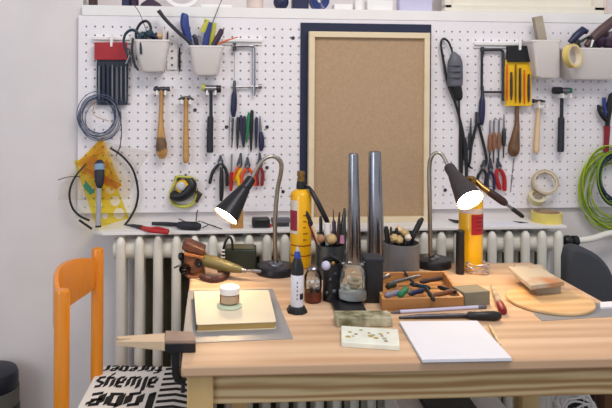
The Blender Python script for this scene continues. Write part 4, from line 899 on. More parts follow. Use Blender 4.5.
lamp('black gooseneck lamp shining down on the cream book, left of the two lamps', (275.7, 264.3),
     [(275.7, 264, 1.653), (275, 240, 1.65), (275.4, 215, 1.645), (277.5, 190, 1.64), (281, 172, 1.63), (281, 163, 1.625), (277, 158, 1.62), (270, 156.6, 1.615), (262, 161, 1.61), (256, 170, 1.605), (251, 180, 1.60)],
     (251.5, 178.5, 1.60), (225.4, 216.4, 1.548), 14.0, [(.34, 0), (.38, .04), (.40, .26), (.46, .28), (.48, .33), (1, 1)], M_blackm)
lamp('dark gooseneck lamp shining in front of the red-labelled gas bottle, right of the two lamps', (432, 257.5),
     [(430.5, 258, 1.72), (430, 230, 1.72), (429.6, 195, 1.715), (429.3, 168, 1.715), (431.5, 157, 1.71), (437, 152.6, 1.705), (443, 156, 1.70), (449, 168, 1.69)],
     (448.8, 166.5, 1.69), (470.3, 200.5, 1.60), 14.4, [(.36, 0), (.40, .04), (.42, .24), (.46, .27), (1, 1)], mat('charcoal_shade', (62, 56, 58), .45, .2, var=.1))
# gas bottles
def bottle(label, px, pyb, rpx, ysh, mlabel):
    c, r = stand(px, pyb, rpx); zt_ = zat(ysh, c)-TZ
    r_ = root('gas_bottle', c, label, 'gas bottle')
    MB().lathe(c, (0, 0, 1), [(r-.004, 0), (r, .003), (r, zt_-.012), (r-.003, zt_-.005), (r*.62, zt_), (r*.4, zt_+.004)], 36).build('cylinder', M_gasyel, r_)
    return r_, c, r, zt_
def patch(c, r, a0, a1, z0_, z1_, mt, name, par, n_=12):
    m = MB(); 
    for i in range(n_):
        t0, t1 = math.radians(a0+(a1-a0)*i/n_), math.radians(a0+(a1-a0)*(i+1)/n_)
        p = lambda t, z: c+RT*(r*math.sin(t))-AX*(r*math.cos(t))+Vector((0, 0, z))
        m.quad(p(t0, z0_), p(t1, z0_), p(t1, z1_), p(t0, z1_))
    return m.build(name, mt, par)
bl, c, r, h = bottle('yellow gas bottle with a brass neck standing left of the pencil cup', 300.5, 269.5, 10.6, 190, None)
MB().lathe(c+Vector((0, 0, h+.002)), (0, 0, 1), [(.0125, 0), (.0125, .012), (.0105, .022)], 24).build('collar', M_black, bl)
MB().lathe(c+Vector((0, 0, h+.023)), (0, 0, 1), [(.0105, 0), (.0105, .009), (.0092, .010), (.0092, .013), (.0105, .014), (.0105, .024), (.007, .027)], 24).build('brass_neck', M_brass, bl)
yy = lambda v_: zat(v_, c)-TZ
patch(c, r+.0004, -80, -22, yy(232), yy(199), M_cream, 'label', bl); patch(c, r+.0007, -80, -24, yy(229), yy(209), mat('maroon_print', (150, 40, 62), .5), 'label_print', bl)
for k in range(6): patch(c, r+.0006, 8, 34-k % 3*6, yy(214+k*6), yy(213+k*6), M_dred, 'label_line', bl)
patch(c, r+.0005, -70, 70, yy(244), yy(243), M_dred, 'band', bl); patch(c, r+.0005, -70, 70, yy(254), yy(253), M_dred, 'band', bl)
tubeD([(309, 187, 1.70, 1.4), (312, 192, 1.69, 2.4), (318, 203, 1.68, 2.6), (327, 221, 1.67, 2.6), (328.5, 224, 1.67, 1.4)]).build('torch_arm', M_blackm, bl)
tubeD([(303, 184, 1.74, 1.2), (309.5, 188, 1.70, 1.6)]).build('torch_nozzle', M_dsteel, bl)
br, c, r, h = bottle('yellow gas bottle with a red label, behind the right lamp', 470.5, 272, 11.6, 196, None)
MB().lathe(c+Vector((0, 0, h+.002)), (0, 0, 1), [(.011, 0), (.011, .014), (.013, .016), (.013, .024), (.009, .026)], 24).build('brass_neck', M_brass, br)
MB().lathe(c+Vector((0, 0, h+.028)), (0, 0, 1), [(.010, 0), (.012, .004), (.012, .020), (.008, .024)], 24).build('valve', M_brass, br)
yy = lambda v_: zat(v_, c)-TZ
patch(c, r+.0006, -16, 78, yy(232.5), yy(212.5), M_red, 'label', br); patch(c, r+.0004, -80, 80, yy(212), yy(207), M_pink, 'label_band', br)
for k in range(4): patch(c, r+.0009, 6, 60-(k % 2)*14, yy(216.5+k*4), yy(215.3+k*4), mat('dark_red_print', (120, 16, 24), .5), 'label_line', br)
tubeD([(476, 181, 1.72, 2.6), (482, 187, 1.71, 3), (489, 192, 1.70, 3)], 14).build('torch_body', M_brass, br)
tubeD([(488, 191, 1.70, 3.2), (491, 193, 1.70, 4), (503, 201.5, 1.69, 4), (506, 204, 1.69, 2.8)], 14).build('torch_grip', M_dbrown, br)
tubeD([(505, 203.5, 1.69, 1.6), (513, 209, 1.685, 1.4)]).build('torch_tube', M_steel, br)
tubeD([(512, 208.5, 1.685, 2), (514, 210, 1.685, 2.2), (522, 216, 1.68, 2.2), (523.5, 217, 1.68, 1.4)]).build('torch_tip', M_black, br)
c, r = stand(460, 275, 4.2)
MB().lathe(c, (0, 0, 1), [(r-.001, 0), (r, .002), (r, zat(230, c)-TZ-.002), (r-.002, zat(230, c)-TZ)], 24).build('black_canister', M_black, tag=('slim black canister standing in front of the red-labelled gas bottle', 'canister'))
# mandrels
M_mand = mat('mandrel_steel', (158, 158, 166), .24, 1, var=.05)
for px, y0_, rt, rb, pyb, lb in ((354, 153.5, 4.8, 7.4, 266, 'slimmer polished steel cone mandrel, left of the two'), (376, 151.5, 6, 9.2, 266, 'thicker polished steel cone mandrel, right of the two')):
    c, r = stand(px, pyb, rb); z = zat(y0_, c)-TZ; rt_ = rt*sc(c)
    r_ = root('ring_mandrel', c, lb, 'mandrel'); px_t = px+(-.6 if px < 360 else -1.3)
    top = Dp(px_t, y0_, dep(c)); ax_ = (top-c)
    MB().lathe(c, ax_, [(r, 0), (r*.98, z*.08), (rt_*1.02, z-.004), (rt_*.98, z-.001)], 36).build('cone', M_mand, r_)
    MB().lathe(c+ax_.normalized()*(z-.0015), ax_, [(rt_*.97, 0), (rt_*.85, .002), (.001, .0021)], 30).build('tip', M_steel, r_)
# pencil cup and its contents
c, r = stand(330, 281, 14.6); zt_ = zat(243.7, c)-TZ; cup_c = c
MB().lathe(c, (0, 0, 1), [(r-.002, 0), (r, .002), (r, zt_), (r-.002, zt_), (r-.002, .003), (.001, .003)], 40, cap=False).build('pencil_cup', mat('gunmetal_cup', (84, 92, 98), .3, .75, var=.1), tag=('gunmetal cup full of brushes between the left gas bottle and the mandrels', 'cup'))
dc = dep(c)
def cupthing(name, label, cat, parts):
    P_ = parts[0][0]; r_ = root(name, Dp(P_[-1][0], P_[-1][1], P_[-1][2]), label, cat)
    for l_, mt, nm in parts: tubeD(l_, 12).build(nm, mt, r_)
    return r_
cupthing('paintbrush', 'slanted brush with a pale handle leaning left out of the gunmetal cup', 'brush', [([(306.5, 211, dc, .6), (307.5, 215, dc, 2), (311, 223, dc, 2), (312, 226, dc, 1.4)], M_black, 'bristles'), ([(311.5, 224, dc, 1.5), (318, 240, dc, 1.7), (323, 256, dc, 1.7)], M_lighthandle, 'handle')])
cupthing('paintbrush', 'thin reddish stick leaning left, beside the pale brush in the gunmetal cup', 'stick', [([(308, 222, dc+.01, .8), (320, 252, dc+.01, 1.2)], M_dred, 'handle')])
for px, py, rr, mt, lb in ((331.5, 239, 5.4, M_tan, 'pale round wooden knob sticking up from the gunmetal cup'), (321, 238.5, 4.2, mat('brown_knob', (160, 118, 84), .5), 'browner wooden knob beside the pale knob in the gunmetal cup'), (326.5, 232, 3.4, mat('olive_knob', (134, 112, 70), .5), 'small olive wooden knob behind the pale knob')):
    dd_ = dc+(-.012 if rr > 4 else .012); q = Dp(px, py, dd_); r_ = root('ball_burnisher', q, lb, 'knob'); MB().ball(q, rr*dd_/F, 20, 14).build('knob', mt, r_); MB().tube([q, q-Vector((0, 0, .06))], .003, 8).build('shaft', M_dsteel, r_)
cupthing('black_marker', 'short black marker standing upright in the gunmetal cup', 'marker', [([(320.5, 216, dc+.015, .8), (320.8, 219, dc+.015, 1.8), (321, 245, dc+.015, 1.8)], M_black, 'body')])
cupthing('white_scraper', 'white flat scraper standing in the gunmetal cup', 'scraper', [([(327.5, 223.5, dc+.005, 3.6), (327.5, 232, dc+.005, 3.6), (327.5, 245, dc+.005, 2)], M_white, 'blade')])
cupthing('plum_pencil', 'plum coloured pencil with a fine point in the gunmetal cup', 'pencil', [([(333.2, 209, dc+.01, .3), (333.6, 220, dc+.01, .8), (334, 222, dc+.01, 2), (334.5, 246, dc+.01, 2)], M_purple, 'body')])
cupthing('dark_bottle', 'dark glass bottle neck rising from the right of the gunmetal cup', 'bottle', [([(344.5, 208, dc, 1), (344.5, 212, dc, 1.6), (343.5, 222, dc, 2.6), (342.5, 234, dc, 4), (342, 250, dc, 4)], mat('bottle_green', (34, 44, 38), .15, coat=.5), 'body')])
cupthing('maroon_handle_tool', 'maroon tool with a pink end in the right of the gunmetal cup', 'tool', [([(339.5, 212, dc-.01, .6), (339, 222, dc-.01, 1.6), (337.5, 244, dc-.01, 2)], M_dbrown, 'body'), ([(342, 235.5, dc-.016, 2), (342, 243, dc-.016, 2.6)], mat('pink_end', (178, 120, 148), .5), 'end')])
# black gadget pot in front of the cup
c, r = stand(331.5, 303, 9.2); zt_ = zat(262, c)-TZ
r_ = root('black_pot', c, 'glossy black desk pot of small parts between the brown bowl and the glass jar', 'pot')
MB().lathe(c, (0, 0, 1), [(r-.002, 0), (r, .002), (r*.94, zt_*.5), (r, zt_), (r-.002, zt_), (r*.9-.002, zt_*.5), (r-.004, .003), (.001, .003)], 30, cap=False).build('body', M_black, r_)
dq = dep(c)-r
for px, py, rr, mt, nm in ((326, 265.5, 4.6, M_lav, 'pale_knob'), (333, 263.5, 2.4, M_brass, 'brass_knob'), (330, 280, 2.6, M_dsteel, 'metal_stud'), (334, 291, 2.2, M_grey, 'metal_stud'), (327, 293, 2.4, M_dsteel, 'metal_stud'), (335, 274, 2.6, M_rubber, 'metal_stud')):
    q = Dp(px, py, dq+.003); MB().ball(q, rr*dq/F, 14, 10).build(nm, mt, r_)
tubeD([(322, 260, dq+.02, 2), (330, 256, dq+.02, 2.4), (338, 260, dq+.02, 2)], 10).build('clip', M_black, r_)
# black tin and grey brush pot
cf = T(374.5, 303.5); zt_ = zat(262, cf)-TZ; m = MB()
r_ = root('black_tin', cf, 'black square tin behind the glass jar, left of the wooden tray', 'tin', rotz=-PHI)
q0 = [cf+RT*x+AX*y for x, y in ((-.020, 0), (.019, 0), (.019, .045), (-.020, .045))]
m.hull2(q0, [p+Vector((0, 0, zt_)) for p in q0]).build('body', M_black, r_, bevel=.002)
q1 = [cf+RT*x+AX*y+Vector((0, 0, zt_)) for x, y in ((-.021, -.001), (.020, -.001), (.020, .046), (-.021, .046))]
MB().hull2(q1, [p+Vector((0, 0, .008)) for p in q1]).build('lid', M_rubber, r_, bevel=.0015)
c, r = stand(401, 281, 17.8); zt_ = zat(242, c)-TZ; dc = dep(c)
MB().lathe(c, (0, 0, 1), [(r-.002, 0), (r, .002), (r, zt_), (r-.002, zt_), (r-.002, .003), (.001, .003)], 40, cap=False).build('brush_pot', mat('grey_enamel', (112, 112, 114), .4, .2), tag=('wide grey pot of felt bobs between the mandrels and the right lamp stem', 'pot'))
for k, (px, py, rr, mt, lb) in enumerate(((388, 233, 3.6, M_tan, 'tan felt bob at the left of the wide grey pot'), (394, 238, 4.2, M_tan, 'larger tan felt bob in the wide grey pot'), (399, 229.5, 3.6, M_lighthandle, 'pale wooden bob standing highest in the wide grey pot'), (404, 233, 4.2, M_tan, 'tan felt bob right of the highest bob'), (408, 237.5, 3.2, M_bookc, 'cream bob at the right of the wide grey pot'), (399, 240, 4.2, M_tan, 'tan felt bob at the front middle of the wide grey pot'))):
    dd_ = dc+(-.015 if py > 234 else .012); q = Dp(px, py, dd_); r_ = root('felt_bob', q, lb, 'bob'); MB().ball(q, rr*dd_/F, 16, 12, .25, k).build('head', mt, r_); MB().tube([q, q-Vector((0, 0, .05))], .0024, 8).build('shaft', M_dsteel, r_)
for k, (l_, lb) in enumerate((([(423, 218, 1.4), (420.5, 221, 2.8), (411, 240, 2.8), (405, 252, 2)], 'thick black handle leaning far right out of the wide grey pot'), ([(397, 228, 1.2), (396, 234, 2.6), (396, 248, 2.4)], 'black handle standing in the middle of the wide grey pot'), ([(401, 236, 1.8), (402, 252, 2.2)], 'short dark handle beside the middle black handle'), ([(386, 226.5, 1.8), (386.5, 231, 2.6), (388, 248, 2)], 'black handle at the left side of the wide grey pot'), ([(391, 227, 1), (391, 240, 1.6)], 'thin dark olive stick in the wide grey pot'))):
    tubeD([(x, y_, dc-.006*k+.012, r2) for x, y_, r2 in l_], 12).build('tool_in_pot', M_dgreen if k == 4 else M_black, tag=(lb, 'tool'))
# glue bottle
c, r = stand(297, 315.5, 10.6); z_ = lambda v_: zat(v_, c)-TZ; k_ = sc(c)
r_ = root('glue_bottle', c, 'slim white glue bottle with a blue nozzle on a black foot', 'glue bottle')
MB().lathe(c, (0, 0, 1), [(r, 0), (r, .004), (r*.80, .012), (r*.66, .0135)], 8, off=PI/8).build('foot', M_black, r_)
MB().lathe(c, (0, 0, 1), [(6.3*k_, .0135), (6.4*k_, .015), (6.4*k_, z_(275)), (6.2*k_, z_(274))], 30).build('tube', mat('white_plastic_tube', (214, 214, 226), .35), r_)
MB().lathe(c, (0, 0, 1), [(6.4*k_, z_(274)), (6.4*k_, z_(268)), (4.6*k_, z_(260)), (3.6*k_, z_(258))], 26).build('shoulder', M_black, r_)
MB().lathe(c, (0, 0, 1), [(3.4*k_, z_(258.5)), (3.4*k_, z_(254)), (2.2*k_, z_(251))], 20).build('blue_cap', mat('bright_blue', (36, 66, 150), .3), r_)
MB().lathe(c, (0, 0, 1), [(2*k_, z_(251)), (1.6*k_, z_(249)), (.7*k_, z_(246.5))], 14).build('nozzle', mat('frosted_nozzle', (176, 176, 184), .3), r_)
patch(c, 6.4*k_+.0003, 20, 62, z_(298), z_(292), M_black, 'mark', r_)
for q in range(5): patch(c, 6.4*k_+.0003, -8, 2, z_(282+q*4), z_(280+q*4), M_grey, 'print', r_, 3)
# brown bowl jar
c, r = stand(312.8, 304.5, 8.9); z_ = lambda v_: zat(v_, c)-TZ
r_ = root('specimen_jar', c, 'small glass jar with silver bits over a reddish brown bowl, right of the glue bottle', 'jar')
MB().lathe(c, (0, 0, 1), [(r*.75, 0), (r*.97, .004), (r, z_(296)), (r*.95, z_(291))], 30).build('bowl', mat('red_brown_clay', (96, 46, 30), .35, var=.2), r_)
MB().lathe(c, (0, 0, 1), [(r*.95, z_(291)), (r, z_(284)), (r*.96, z_(276)), (r*.7, z_(271)), (r*.6, z_(269.5))], 30, cap=False).build('glass', M_glass, r_)
rnd = random.Random(2)
for q in range(12):
    t, rr = rnd.uniform(0, 6.28), rnd.uniform(0, r*.6); p = c+Vector((rr*math.cos(t), rr*math.sin(t), rnd.uniform(z_(290)+.002, z_(277))))
    MB().ball(p, (.0045, .004, .005), 8, 6, .4, q).build('silver_bit', (M_steel, M_pink, M_white)[q % 3], r_)
MB().lathe(c, (0, 0, 1), [(r*.62, z_(270)), (r*.64, z_(268)), (r*.5, z_(266.5))], 24).build('lid', M_steel, r_)
# glass jar on black slate
sl = [T(336, 311.5, TZ+.010), T(367.5, 311.5, TZ+.010)]
u_ = (sl[1]-sl[0]).normalized(); v_ = Vector((-u_.y, u_.x, 0)); q0 = [sl[0], sl[1], sl[1]+v_*.085, sl[0]+v_*.085]
MB().hull2([Vector((p.x, p.y, TZ)) for p in q0], q0).build('slate_block', M_black, bevel=.001, tag=('black slate block carrying the glass jar of powder', 'block'))
c, r = stand(352.5, 303.8, 14.6, TZ+.010); zb_ = TZ+.0101; z_ = lambda v_: zat(v_, c)-zb_; c = Vector((c.x, c.y, zb_))
r_ = root('glass_jar', c, 'clear glass jar half filled with white powder on the black slate block', 'jar')
MB().lathe(c, (0, 0, 1), [(r*.8, 0), (r*.97, .003), (r, .008), (r, z_(276)), (r*.93, z_(271)), (r*.8, z_(268.5)), (r*.8, z_(266)), (r*.86, z_(265)), (r*.86, z_(262.5)), (r*.8, z_(262))], 44, cap=False).build('glass', glass('jar_glass', (244, 247, 246), .05, mixw=.28), r_)
MB().lathe(c, (0, 0, 1), [(r*.78, .0015), (r*.94, .004), (r*.95, .017), (r*.6, .019), (.001, .0215)], 36).build('powder', mat('white_powder', (206, 206, 206), .9, var=.05, scale=120, bump=.3), r_)
MB().ball(c+Vector((.003, 0, .034)), (.014, .012, .012), 16, 12, .7, 3).build('stone_lump', mat('tan_stone', (168, 150, 120), .8, var=.2, scale=60), r_)
MB().ball(c+Vector((-.008, .004, .025)), (.010, .010, .010), 14, 10, .7, 5).build('stone_lump', mat('pale_stone', (190, 186, 178), .8, var=.1, scale=60), r_)
# mottled box and flowered tile
a_ = T(336.8, 327.6); b_ = T(392.6, 327.4); u_ = (b_-a_).normalized(); v_ = Vector((-u_.y, u_.x, 0)); hh_ = .0195
q0 = [a_, b_, b_+v_*.042, a_+v_*.042]; MB().hull2(q0, [p+Vector((0, 0, hh_)) for p in q0]).build('stone_block', M_stone, bevel=.002, tag=('mottled green stone block lying behind the flowered white tile', 'stone'))
zt_ = TZ+.010; tp = [T(341.5, 341.8, zt_), T(399.8, 345.6, zt_), T(398, 329, zt_), T(341, 325.4, zt_)]
r_ = root('flowered_tile', Vector((tp[0].x, tp[0].y, TZ)), 'white tile with small painted flowers lying left of the notepad', 'tile')
MB().hull2([Vector((p.x, p.y, TZ)) for p in tp], tp).build('tile', mat('white_tile', (226, 228, 216), .35), r_, bevel=.0015)
fm = [mat('flower_ochre', (172, 152, 84), .6), mat('flower_brown', (150, 116, 96), .6), mat('flower_green', (150, 160, 110), .6)]
rnd = random.Random(9)
for k, (px, py) in enumerate(((350, 332), (356, 334), (353, 336), (348, 336.5), (369, 333), (373, 335), (370.5, 336), (382, 336), (384.5, 338.5), (380.5, 334), (388, 333), (361, 330), (376, 338), (386, 341))):
    p = T(px, py, zt_+.0002); MB().lathe(p, (0, 0, 1), [(.0044*rnd.uniform(.6, 1.4), 0), (.0030, .0003)], 7).build('painted_flower', fm[k % 3], r_)
# notepad
zt_ = TZ+.006; tp = [T(422.3, 359.6, zt_), T(511.8, 358, zt_), T(476.9, 320.5, zt_), T(399.4, 321.3, zt_)]
r_ = root('notepad', Vector((tp[0].x, tp[0].y, TZ)), 'blank white notepad lying near the front edge of the bench', 'notepad')
MB().hull2([Vector((p.x, p.y, TZ+.001)) for p in tp], tp).build('sheets', M_paper, r_)
e = [p+(p-(tp[0]+tp[2])/2).normalized()*.001 for p in tp]
MB().hull2([Vector((p.x, p.y, TZ)) for p in e], [Vector((p.x, p.y, TZ+.001)) for p in e]).build('back_cover', M_grey, r_)
# rods near the notepad
def lay(name, label, cat, l_, parts):
    r_ = root(name, T(l_[0][0], l_[0][1], TZ), label, cat)
    for nm, mt, q in parts:
        P_ = []; R_ = []
        for x, y_, rr in q:
            p = T(x, y_, TZ+.004); rm = rr*sc(p); P_.append(T(x, y_, TZ+rm+.0005)); R_.append(rm)
        MB().tube(P_, R_, 14).build(nm, mt, r_)
lay('drawing_pencil', 'pale lavender pencil lying behind the black mallet handle', 'pencil', [(391, 313)], [('barrel', M_lav, [(400, 311.8, 1.7), (478, 307, 1.7)]), ('tip', M_grey, [(390.5, 312.6, .5), (395, 312.2, 1.3), (400, 311.8, 1.6)]), ('end_cap', M_grey, [(478, 307, 1.8), (486, 306.6, 1.8)])])
lay('black_baton', 'black tapered baton lying between the pencil and the notepad', 'baton', [(400, 318)], [('shaft', M_dsteel, [(399, 317.5, 1.3), (420, 316.4, 2.2), (470, 315.2, 2.6)]), ('grip', M_black, [(468, 315.2, 3.4), (475, 315.4, 4.3), (494, 315.6, 4.6), (499, 315.7, 3.6)])])
lay('wood_stick', 'short pale wooden stick lying right of the notepad', 'stick', [(489, 326)], [('stick', M_beech, [(489, 325, .9), (494, 334, 1.7), (500, 345, 1.5)])])
lay('burnishing_tool', 'grey-shafted tool with a dark red knob pointing to the front', 'tool', [(493, 288)], [('shaft', M_greywood, [(492, 286, 1.6), (496, 295, 3), (500.5, 305, 3.6)]), ('knob', M_dred, [(500, 304, 3.6), (502.5, 309.5, 4.2), (503.5, 312, 3.2)])])
# wooden tray with a heap of small tools
zt_ = TZ+.026; cr_ = [T(382, 299.5, zt_), T(464, 297, zt_), T(445, 271, zt_), T(373, 272, zt_)]
r_ = root('wooden_tray', Vector((cr_[0].x, cr_[0].y, TZ)), 'shallow wooden tray heaped with small tools behind the pencil', 'tray')
ctr = sum(cr_, Vector())/4; inn = [p+(ctr-p).normalized()*.010 for p in cr_]
lo = lambda l_, z: [Vector((p.x, p.y, z)) for p in l_]
tw_ = wood('tray_wood', (156, 106, 58), (196, 146, 92), None, .5, (4, 20, 20))
MB().hull2(lo(cr_, TZ), lo(cr_, TZ+.005)).build('tray_bottom', tw_, r_)
for i in range(4):
    j = (i+1) % 4; MB().hull2([cr_[i]-Vector((0, 0, .021)), cr_[j]-Vector((0, 0, .021)), inn[j]-Vector((0, 0, .021)), inn[i]-Vector((0, 0, .021))], [cr_[i], cr_[j], inn[j], inn[i]]).build('tray_side', tw_, r_, bevel=.0008)
hz = zt_-.004
for k, (x0_, y0_, x1_, y1_, rr, mt, nm, lb) in enumerate((
    (385, 296, 400, 292, 3.2, mat('lilac_grey', (128, 124, 148), .4), 'grinding_bit', 'lilac-grey bar at the left front of the wooden tray'),
    (399, 296, 407, 289, 4.2, M_green, 'green_clip', 'bright green clip at the front of the wooden tray'),
    (409, 294, 424, 290, 3, M_navyp, 'small_file', 'navy handled piece in the middle of the wooden tray'),
    (424, 286, 434, 300, 2.8, M_black, 'black_pliers', 'black pliers hanging over the front of the wooden tray'),
    (390, 283, 420, 276, 2.2, M_steel, 'steel_rod', 'steel rod lying across the back left of the wooden tray'),
    (402, 270, 416, 286, 1.8, M_dsteel, 'tweezers', 'tweezers leaning on the back of the wooden tray'),
    (420, 282, 442, 278, 2.6, M_dbrown, 'brown_handle_tool', 'brown handled tool at the back right of the wooden tray'),
    (432, 296, 454, 291, 2.8, M_brown, 'leather_strip', 'rolled leather strip at the right front of the wooden tray'),
    (386, 287, 396, 284, 3.4, M_dgreen, 'rubber_block', 'dark green rubber block at the left of the wooden tray'),
    (438, 287, 456, 292, 2.4, M_blackm, 'punch', 'black punch at the right side of the wooden tray'),
    (410, 284, 430, 288, 2.4, M_teal, 'cutter', 'dark teal cutter in the centre of the wooden tray'),
    (380, 279, 390, 275, 2.6, M_steel, 'vise_jaw', 'small steel jaw at the back left corner of the wooden tray'))):
    a = T(x0_, y0_, hz); b = T(x1_, y1_, hz+.004); m = MB(); q = rr*sc(a)
    m.tube([a, a.lerp(b, .15), a.lerp(b, .5), a.lerp(b, .85), b], [q*.5, q, q*.8, q, q*.6], 10, flat=.8)
    m.build(nm, mt, tag=(lb, 'tool'))
q0 = [T(464.5, 306.8), T(490, 304.6)]; u_ = (q0[1]-q0[0]).normalized(); v_ = Vector((-u_.y, u_.x, 0)); q0 = [q0[0], q0[1], q0[1]+v_*.05, q0[0]+v_*.05]
MB().hull2(q0, [p+Vector((0, 0, .030)) for p in q0]).build('card_box', mat('grey_green_card', (128, 122, 104), .8), bevel=.001, tag=('plain grey-green card box at the right end of the wooden tray', 'box'))
rnd = random.Random(11); cc = T(478, 273); m = MB()
for k in range(7):
    P_ = []; ph = rnd.uniform(0, 6)
    for i in range(20):
        t = 2*PI*i/20; P_.append(cc+Vector((.030*math.cos(t+ph)*rnd.uniform(.8, 1.1), .022*math.sin(t+ph)*rnd.uniform(.8, 1.1), .006+.008*k*.4+.004*math.sin(3*t+ph))))
    m.tube(P_, .0012, 6, closed=True)
m.build('silver_wire_bundle', mat('silver_wire', (200, 190, 190), .3, .7), tag=('loose bundle of silver wire on the bench in front of the red-labelled bottle', 'wire'))
# zinc sheet, book, little jar
def sheet(name, label, poly, th, mt, z=TZ):
    return slab(poly, z, z+th, None).build(name, mt, bevel=.0004, tag=(label, 'sheet'))
sheet('metal_sheet', 'square zinc sheet lying under the cream book', [(182, 343), (293, 338.3), (272.8, 288.6), (188.4, 290.2)], .0015, M_zinc)
zb_ = TZ+.0016; zt_ = zb_+.014; tp0 = [T(196.5, 324.6, zt_), T(276.3, 321.6, zt_), T(268.6, 290, zt_), T(194, 291.2, zt_)]
tp = []
for i in range(4):
    p, a, b = tp0[i], tp0[i-1], tp0[(i+1) % 4]; rr = .006
    pa = p+(a-p).normalized()*rr; pb = p+(b-p).normalized()*rr
    for q in range(5): t = q/4; tp.append(pa*(1-t)**2+p*2*t*(1-t)+pb*t*t)
r_ = root('sketchbook', Vector((tp0[0].x, tp0[0].y, zb_)), 'closed cream book with rounded corners lying on the zinc sheet', 'book')
ctr = sum(tp, Vector())/len(tp); inn = [p+(ctr-p).normalized()*.0015 for p in tp]
MB().hull2(lo(tp, zt_-.0012), lo(tp, zt_)).build('front_cover', M_bookc, r_); MB().hull2(lo(inn, zb_+.0012), lo(inn, zt_-.0012)).build('pages', M_pages, r_); MB().hull2(lo(tp, zb_), lo(tp, zb_+.0012)).build('back_cover', M_bookc, r_)
a, b = tp0[0], tp0[3]; n0 = (a-b).normalized(); sdv = Vector((-n0.y, n0.x, 0)); sdv = sdv if sdv.dot(ctr-a) < 0 else -sdv
MB().hull2([v+sdv*.0008 for v in lo([a+(b-a).normalized()*.006, b+(a-b).normalized()*.006], zb_)]+[v for v in lo([b+(a-b).normalized()*.006, a+(b-a).normalized()*.006], zb_)], [v+sdv*.0008 for v in lo([a+(b-a).normalized()*.006, b+(a-b).normalized()*.006], zt_)]+[v for v in lo([b+(a-b).normalized()*.006, a+(b-a).normalized()*.006], zt_)]).build('spine', M_dgreen, r_)
c = T(229.5, 306.4, zt_); k_ = sc(c)
MB().lathe(Vector((c.x, c.y, zt_)), (0, 0, 1), [(11.5*k_, 0), (12.6*k_, .001), (12.6*k_, .003), (11.5*k_, .004)], 40).build('glass_coaster', mat('pale_green_glass', (190, 204, 178), .15, coat=.3), tag=('greenish glass disc on the cream book under the little jar', 'coaster'))
zb_ = zt_+.0041; c, r = stand(229.5, 306.2, 9.8, zb_); c = Vector((c.x, c.y, zb_)); z_ = lambda v: zat(v, c)-zb_
r_ = root('cream_jar', c, 'little glass jar with a white lid standing on the cream book', 'jar')
MB().lathe(c, (0, 0, 1), [(r*.9, 0), (r, .002), (r, z_(294)), (r*.96, z_(293))], 36, cap=False).build('glass', M_glass, r_)
MB().lathe(c, (0, 0, 1), [(r*.86, .002), (r*.88, .004), (r*.88, z_(294.5)), (.001, z_(294.2))], 32).build('contents', mat('peach_cream', (228, 190, 160), .5), r_)
MB().lathe(c, (0, 0, 1), [(r*1.01, z_(293)), (r*1.03, z_(292.5)), (r*1.03, z_(287.2)), (r*.97, z_(286.4)), (.001, z_(286.3))], 36).build('lid', M_white, r_)
# right end of the bench
slab([(533, 313), (541.8, 320.6), (629, 315.6), (604, 303), (560, 300)], TZ, TZ+.001).build('metal_sheet', M_zinc, tag=('zinc sheet under the plywood disc at the right end', 'sheet'))
c = T(549.5, 299.5, TZ+.006); MB().lathe(Vector((c.x, c.y, TZ+.0012)), (0, 0, 1), [(.0895, 0), (.091, .0012), (.091, .0052), (.0895, .0064)], 72).build('plywood_disc', wood('plywood', (206, 164, 112), (226, 188, 138), None, .5, (3, 14, 14)), tag=('round plywood board lying at the right end of the bench', 'board'))
slab([(600.5, 307.2), (627, 305.8), (617, 301), (600, 302)], TZ+.0012, TZ+.005).build('white_card', M_paper, tag=('small white card at the right edge of the bench', 'card'))
zb_ = TZ+.0078
lw = [T(537, 294.5, zb_), T(561, 293.5, zb_), T(541, 272, zb_), T(514, 272.5, zb_)]
MB().hull2(lw, [p+Vector((0, 0, .020)) for p in lw]).build('wood_block', M_greywood, bevel=.001, tag=('weathered wooden block under the stained plank', 'block'))
zt_ = zb_+.0202+.010
slab([(530.5, 285.5), (564, 281.5), (538.5, 266), (508.5, 266.3)], zt_-.010, zt_).build('stained_plank', mat('stained_plank', (172, 164, 150), .75, scale=9, rgb2=(166, 112, 66), ramp=(.5, .68)), bevel=.001, tag=('grey rust-stained plank lying on the weathered block', 'plank'))
# ---- left rear: leather goggles, olive torch, green case
dg = 1.635; gb = T(196, 279.5); 
r_ = root('leather_goggles', gb, 'old brown leather goggles with round black eyepieces on the left corner of the bench', 'goggles')
cb = T(195.5, 274.5); MB().lathe(Vector((cb.x, cb.y, TZ)), (0, 0, 1), [(.020, 0), (.024, .003), (.025, .012), (.021, .016)], 28).build('base_ring', mat('tan_leather', (158, 100, 56), .5, var=.2), r_)
prismD([(184.5, 249), (192, 246), (203, 252), (207, 262), (203, 271), (194, 276), (187, 274), (183.5, 262)], dg-.024, dg+.022).build('mask_body', M_brown, r_, bevel=.006)
prismD([(182, 244), (186, 241.5), (196, 246), (205, 249.5), (204, 256), (186, 252), (181.5, 250)], dg-.028, dg+.024).build('top_flap', mat('dark_leather', (84, 50, 36), .5, var=.2, bump=.2), r_, bevel=.004)
prismD([(184, 252.5), (203, 256.5), (203, 259), (184, 255.5)], dg-.030, dg-.024).build('stitched_band', mat('tan_leather', (158, 100, 56)), r_, bevel=.001)
for (px, py, rr, dx, nm) in ((186.5, 268, 4.8, -.35, 'eyepiece'), (198, 262.5, 3.6, .2, 'eyepiece')):
    a = Dp(px, py, dg-.018); ax_ = (-AX+RT*dx).normalized(); q = rr*dg/F
    MB().lathe(a, ax_, [(q*1.1, 0), (q*1.15, .012), (q, .018), (q*.78, .018), (q*.78, .012), (.0001, .012)], 28, cap=False).build(nm, M_lens, r_)
    MB().ball(a+ax_*.0125, (q*.7, q*.7, q*.7*.5), 14, 8).build('lens', M_lens, r_)
